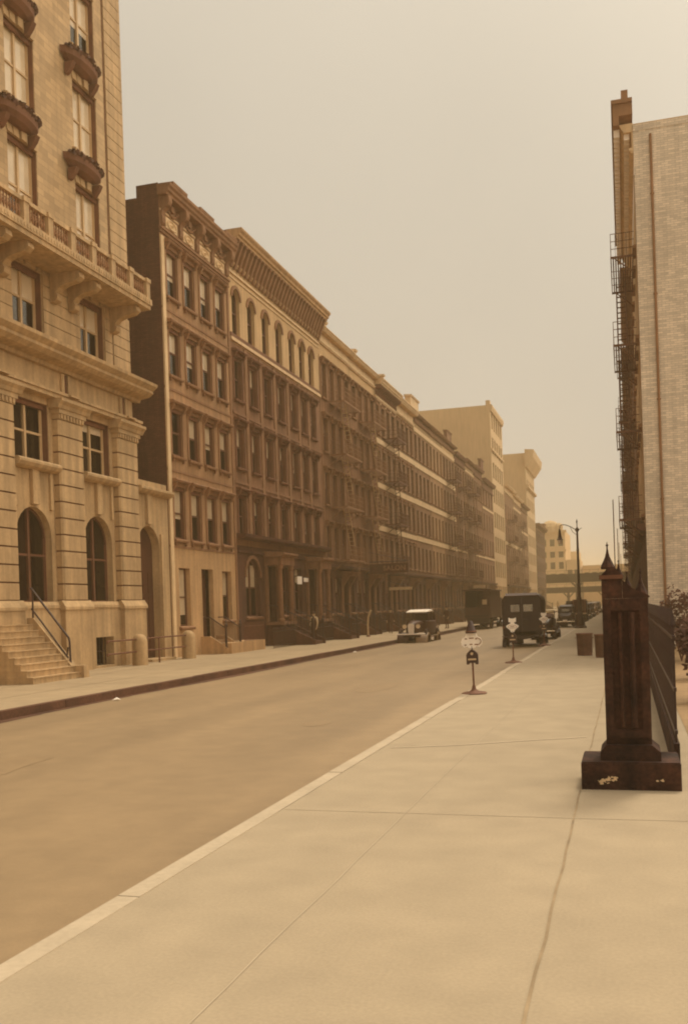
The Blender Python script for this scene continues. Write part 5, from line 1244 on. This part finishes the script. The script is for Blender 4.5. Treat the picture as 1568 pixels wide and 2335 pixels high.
# ------------------------------------------------------------------ people
def person(loc, rz, label, pose, coat='cloth_dark', legs='cloth_dark', hat=False, shirt=None, name='person'):
    T = thing(name, loc, label, 'person', rz=rz)
    J = dict(pel=(0,0,.93), wst=(0,0,1.08), chs=(0,.0,1.30), nck=(0,.0,1.46), hd0=(0,.02,1.53), hd1=(0,.025,1.60), hd2=(0,.02,1.68),
             shL=(-.17,0,1.40), shR=(.17,0,1.40), elL=(-.24,.02,1.13), elR=(.24,.02,1.13), wrL=(-.25,.12,.90), wrR=(.25,.12,.90), haL=(-.24,.15,.82), haR=(.24,.15,.82),
             hpL=(-.09,0,.90), hpR=(.09,0,.90), knL=(-.10,.03,.50), knR=(.10,.03,.50), anL=(-.11,-.02,.09), anR=(.11,-.02,.09), toL=(-.12,.13,.04), toR=(.12,.13,.04), heL=(-.11,-.06,.04), heR=(.11,-.06,.04))
    J.update(pose)
    Rr = dict(pel=.14, wst=.125, chs=.145, nck=.055, hd0=.07, hd1=.085, hd2=.06, sh=.075, el=.045, wr=.03, ha=.035, hp=.095, kn=.06, an=.04, to=.035, he=.04)
    E_ = [('pel','wst'),('wst','chs'),('chs','nck'),('nck','hd0'),('hd0','hd1'),('hd1','hd2')]
    for s in 'LR': E_ += [('chs','sh'+s),('sh'+s,'el'+s),('el'+s,'wr'+s),('wr'+s,'ha'+s),('pel','hp'+s),('hp'+s,'kn'+s),('kn'+s,'an'+s),('an'+s,'to'+s),('an'+s,'he'+s)]
    fing = []
    for s, sg in (('L',-1),('R',1)):
        h = Vector(J['ha'+s]); d = (h-Vector(J['wr'+s])).normalized()
        for i, (off, ln) in enumerate(((-.03,.06),(-.01,.075),(.01,.07),(.03,.055))):
            k = 'f%s%d' % (s, i); J[k] = tuple(h+d*ln+Vector((0, off, 0))); fing.append(('ha'+s, k)); Rr[k] = .009
        k = 'f%st' % s; J[k] = tuple(h+d*.02+Vector((-sg*.03, .045, 0))); fing.append(('ha'+s, k)); Rr[k] = .010
    E_ += fing
    keys = list(J); idx = {k: i for i, k in enumerate(keys)}
    me = bpy.data.meshes.new('body'); me.from_pydata([J[k] for k in keys], [(idx[a], idx[c]) for a, c in E_], [])
    o = bpy.data.objects.new('body', me); col.objects.link(o); md = o.modifiers.new('s', 'SKIN'); sv = me.skin_vertices[0].data
    for k in keys:
        q = Rr.get(k, Rr.get(k[:2], .04)); sv[idx[k]].radius = (q, q); 
    sv[idx['pel']].use_root = True; sv[idx['chs']].radius = (.15, .11); sv[idx['pel']].radius = (.14, .11); sv[idx['wst']].radius = (.125, .10)
    m2 = o.modifiers.new('u', 'SUBSURF'); m2.levels = 2
    dg = bpy.context.evaluated_depsgraph_get(); mm = bpy.data.meshes.new_from_object(o.evaluated_get(dg)); bpy.data.objects.remove(o)
    for q in ('skin', legs, shirt or coat, 'cloth_dark'): mm.materials.append(M[q])
    for p in mm.polygons:
        c = p.center; i = 0
        if c.z < .09: i = 3
        elif c.z < .98 and abs(c.x) < .2 and not (c.y > .2): i = 1
        elif c.z < 1.46 and not (Vector(c)-Vector(J['haL'])).length < .12 and not (Vector(c)-Vector(J['haR'])).length < .12: i = 2
        p.material_index = i; p.use_smooth = True
    mm.name = 'body'; bo = link('body', mm, T)
    # jacket skirt
    b = MB(); n = 16
    b.loft([[(q*1.0*math.cos(2*math.pi*i/n), q*.78*math.sin(2*math.pi*i/n), z) for i in range(n)] for q, z in ((.155,1.40),(.185,1.30),(.17,1.1),(.18,.95),(.20,.78))], cap=False); b.build('jacket', coat, T, smooth=True)
    hd = Vector(J['hd1'])
    b = MB(); b.lathe([(.02,-.02),(.088,.0),(.092,.04),(.075,.085),(.04,.11),(.0,.118)], tuple(hd+Vector((0,-.012,.03))), 14); b.build('hair', 'cloth_dark', T, smooth=True)
    b = MB(); b.lathe([(.012,-.02),(.014,.0),(.004,.03)], tuple(hd+Vector((0,.095,-.01))), 6); b.build('nose', 'skin', T)
    b = MB()
    for sg in (-1, 1): b.box(sg*.03-.01, sg*.03+.01, hd.y+.075, hd.y+.087, hd.z+.005, hd.z+.013)
    b.box(-.02, .02, hd.y+.074, hd.y+.084, hd.z-.055, hd.z-.047); b.build('face_features', 'trim_dark', T)
    for sg in (-1, 1): MB().lathe([(.003,-.03),(.014,-.01),(.016,.015),(.003,.03)], tuple(hd+Vector((sg*.09, 0, 0))), 6).build('ear', 'skin', T)
    if hat:
        b = MB(); b.lathe([(.15,0),(.15,.012),(.095,.018),(.09,.09),(.05,.11),(0,.112)], tuple(hd+Vector((0,0,.055))), 14); b.build('hat', coat, T, smooth=True)
    return T
stand = dict(knL=(-.12,.05,.50), anL=(-.14,.02,.09), toL=(-.17,.16,.04), heL=(-.13,-.03,.04), wrR=(.17,.16,1.02), haR=(.11,.20,.99), elR=(.26,-.02,1.14))
walk = dict(knL=(-.09,.20,.52), anL=(-.09,.26,.12), toL=(-.09,.40,.08), heL=(-.09,.22,.05), knR=(.09,-.03,.50), anR=(.09,-.30,.14), toR=(.09,-.18,.05), heR=(.09,-.36,.12), wrL=(-.24,-.08,.90), haL=(-.24,-.10,.82), wrR=(.24,.22,.92), haR=(.24,.26,.85))
person((-16.2, 49.5, 0), math.pi-.3, 'bareheaded man in dark suit with pale shoulders standing before the long tenement', stand, shirt='cloth_pale', coat='cloth_dark')
person((-15.6, 64.5, 0), 0.2, 'dim figure in dark clothes walking away beyond the parked tan car', walk, hat=True)
person((-13.4, 74.0, 0), 2.6, 'figure in dark hat standing at the corner of the big covered truck', stand, hat=True)
person((-11.0, 205., RZ), 2.8, 'tiny pale dressed walker crossing the far roadway, left one', walk, coat='cloth_pale', legs='cloth_pale')
person((-8.5, 208., RZ), .4, 'tiny dark dressed walker in mid roadway near the railway', walk)
person((-13.3, 198., 0), 2.9, 'tiny pale shirted walker on the far left pavement', walk, coat='cloth_pale')
person((-6.8, 212., RZ), 2.9, 'tiny hatted walker in pale coat under the railway', walk, coat='cloth_pale', hat=True)
far_cols = [(-14.5, 226, 'pale delivery van under the railway at the left corner', 'white_paint'), (-9.5, 249, 'dark car on the cross avenue under the railway', 'car_black'), (-4.5, 251, 'tan car on the cross avenue right of the dark one', 'car_tan')]
car((-10.5, 228.), R(180), far_cols[0][2].replace('at the left corner', 'coming out of the avenue'), paint='white_paint', W=1.6)
car((-9.8, 249.), R(90), far_cols[1][2], W=1.5); car((-4.0, 251.), R(90), far_cols[2][2], paint='car_tan', W=1.5)
# scrap of paper in the left gutter
o = MB().add([(-.09,-.06,.0),(.08,-.05,.03),(.1,.06,.0),(.0,.02,.07),(-.08,.07,.01)], [(0,1,3),(1,2,3),(2,4,3),(4,0,3)]).build('paper_scrap', 'white_paint', None, (-11.95, 20.9, RZ+.01)); tag(o, 'small crumpled white paper scrap in the left gutter', 'litter')
o = MB().add([(-.1,-.06,.0),(.09,-.05,.02),(.1,.07,.0),(.0,.02,.06),(-.08,.07,.01)], [(0,1,3),(1,2,3),(2,4,3),(4,0,3)]).build('paper_scrap', 'white_paint', None, (-12.0, 42.5, RZ+.01)); tag(o, 'white paper scrap by the left kerb near the parked tan car', 'litter')

# ------------------------------------------------------------------ haze
m = bpy.data.materials.new('haze_air'); m.use_nodes = True; n = m.node_tree; n.nodes.clear()
o_ = n.nodes.new('ShaderNodeOutputMaterial'); v = n.nodes.new('ShaderNodeVolumePrincipled'); v.inputs['Color'].default_value = (1.0, .80, .48, 1); v.inputs['Density'].default_value = .0014; v.inputs['Anisotropy'].default_value = .2
n.links.new(v.outputs[0], o_.inputs['Volume']); M['haze_air'] = m
hz = MB().box(-1500, 1500, -30, 1490, -1.3, 33.2).build('haze', 'haze_air'); tag(hz, kind='stuff')
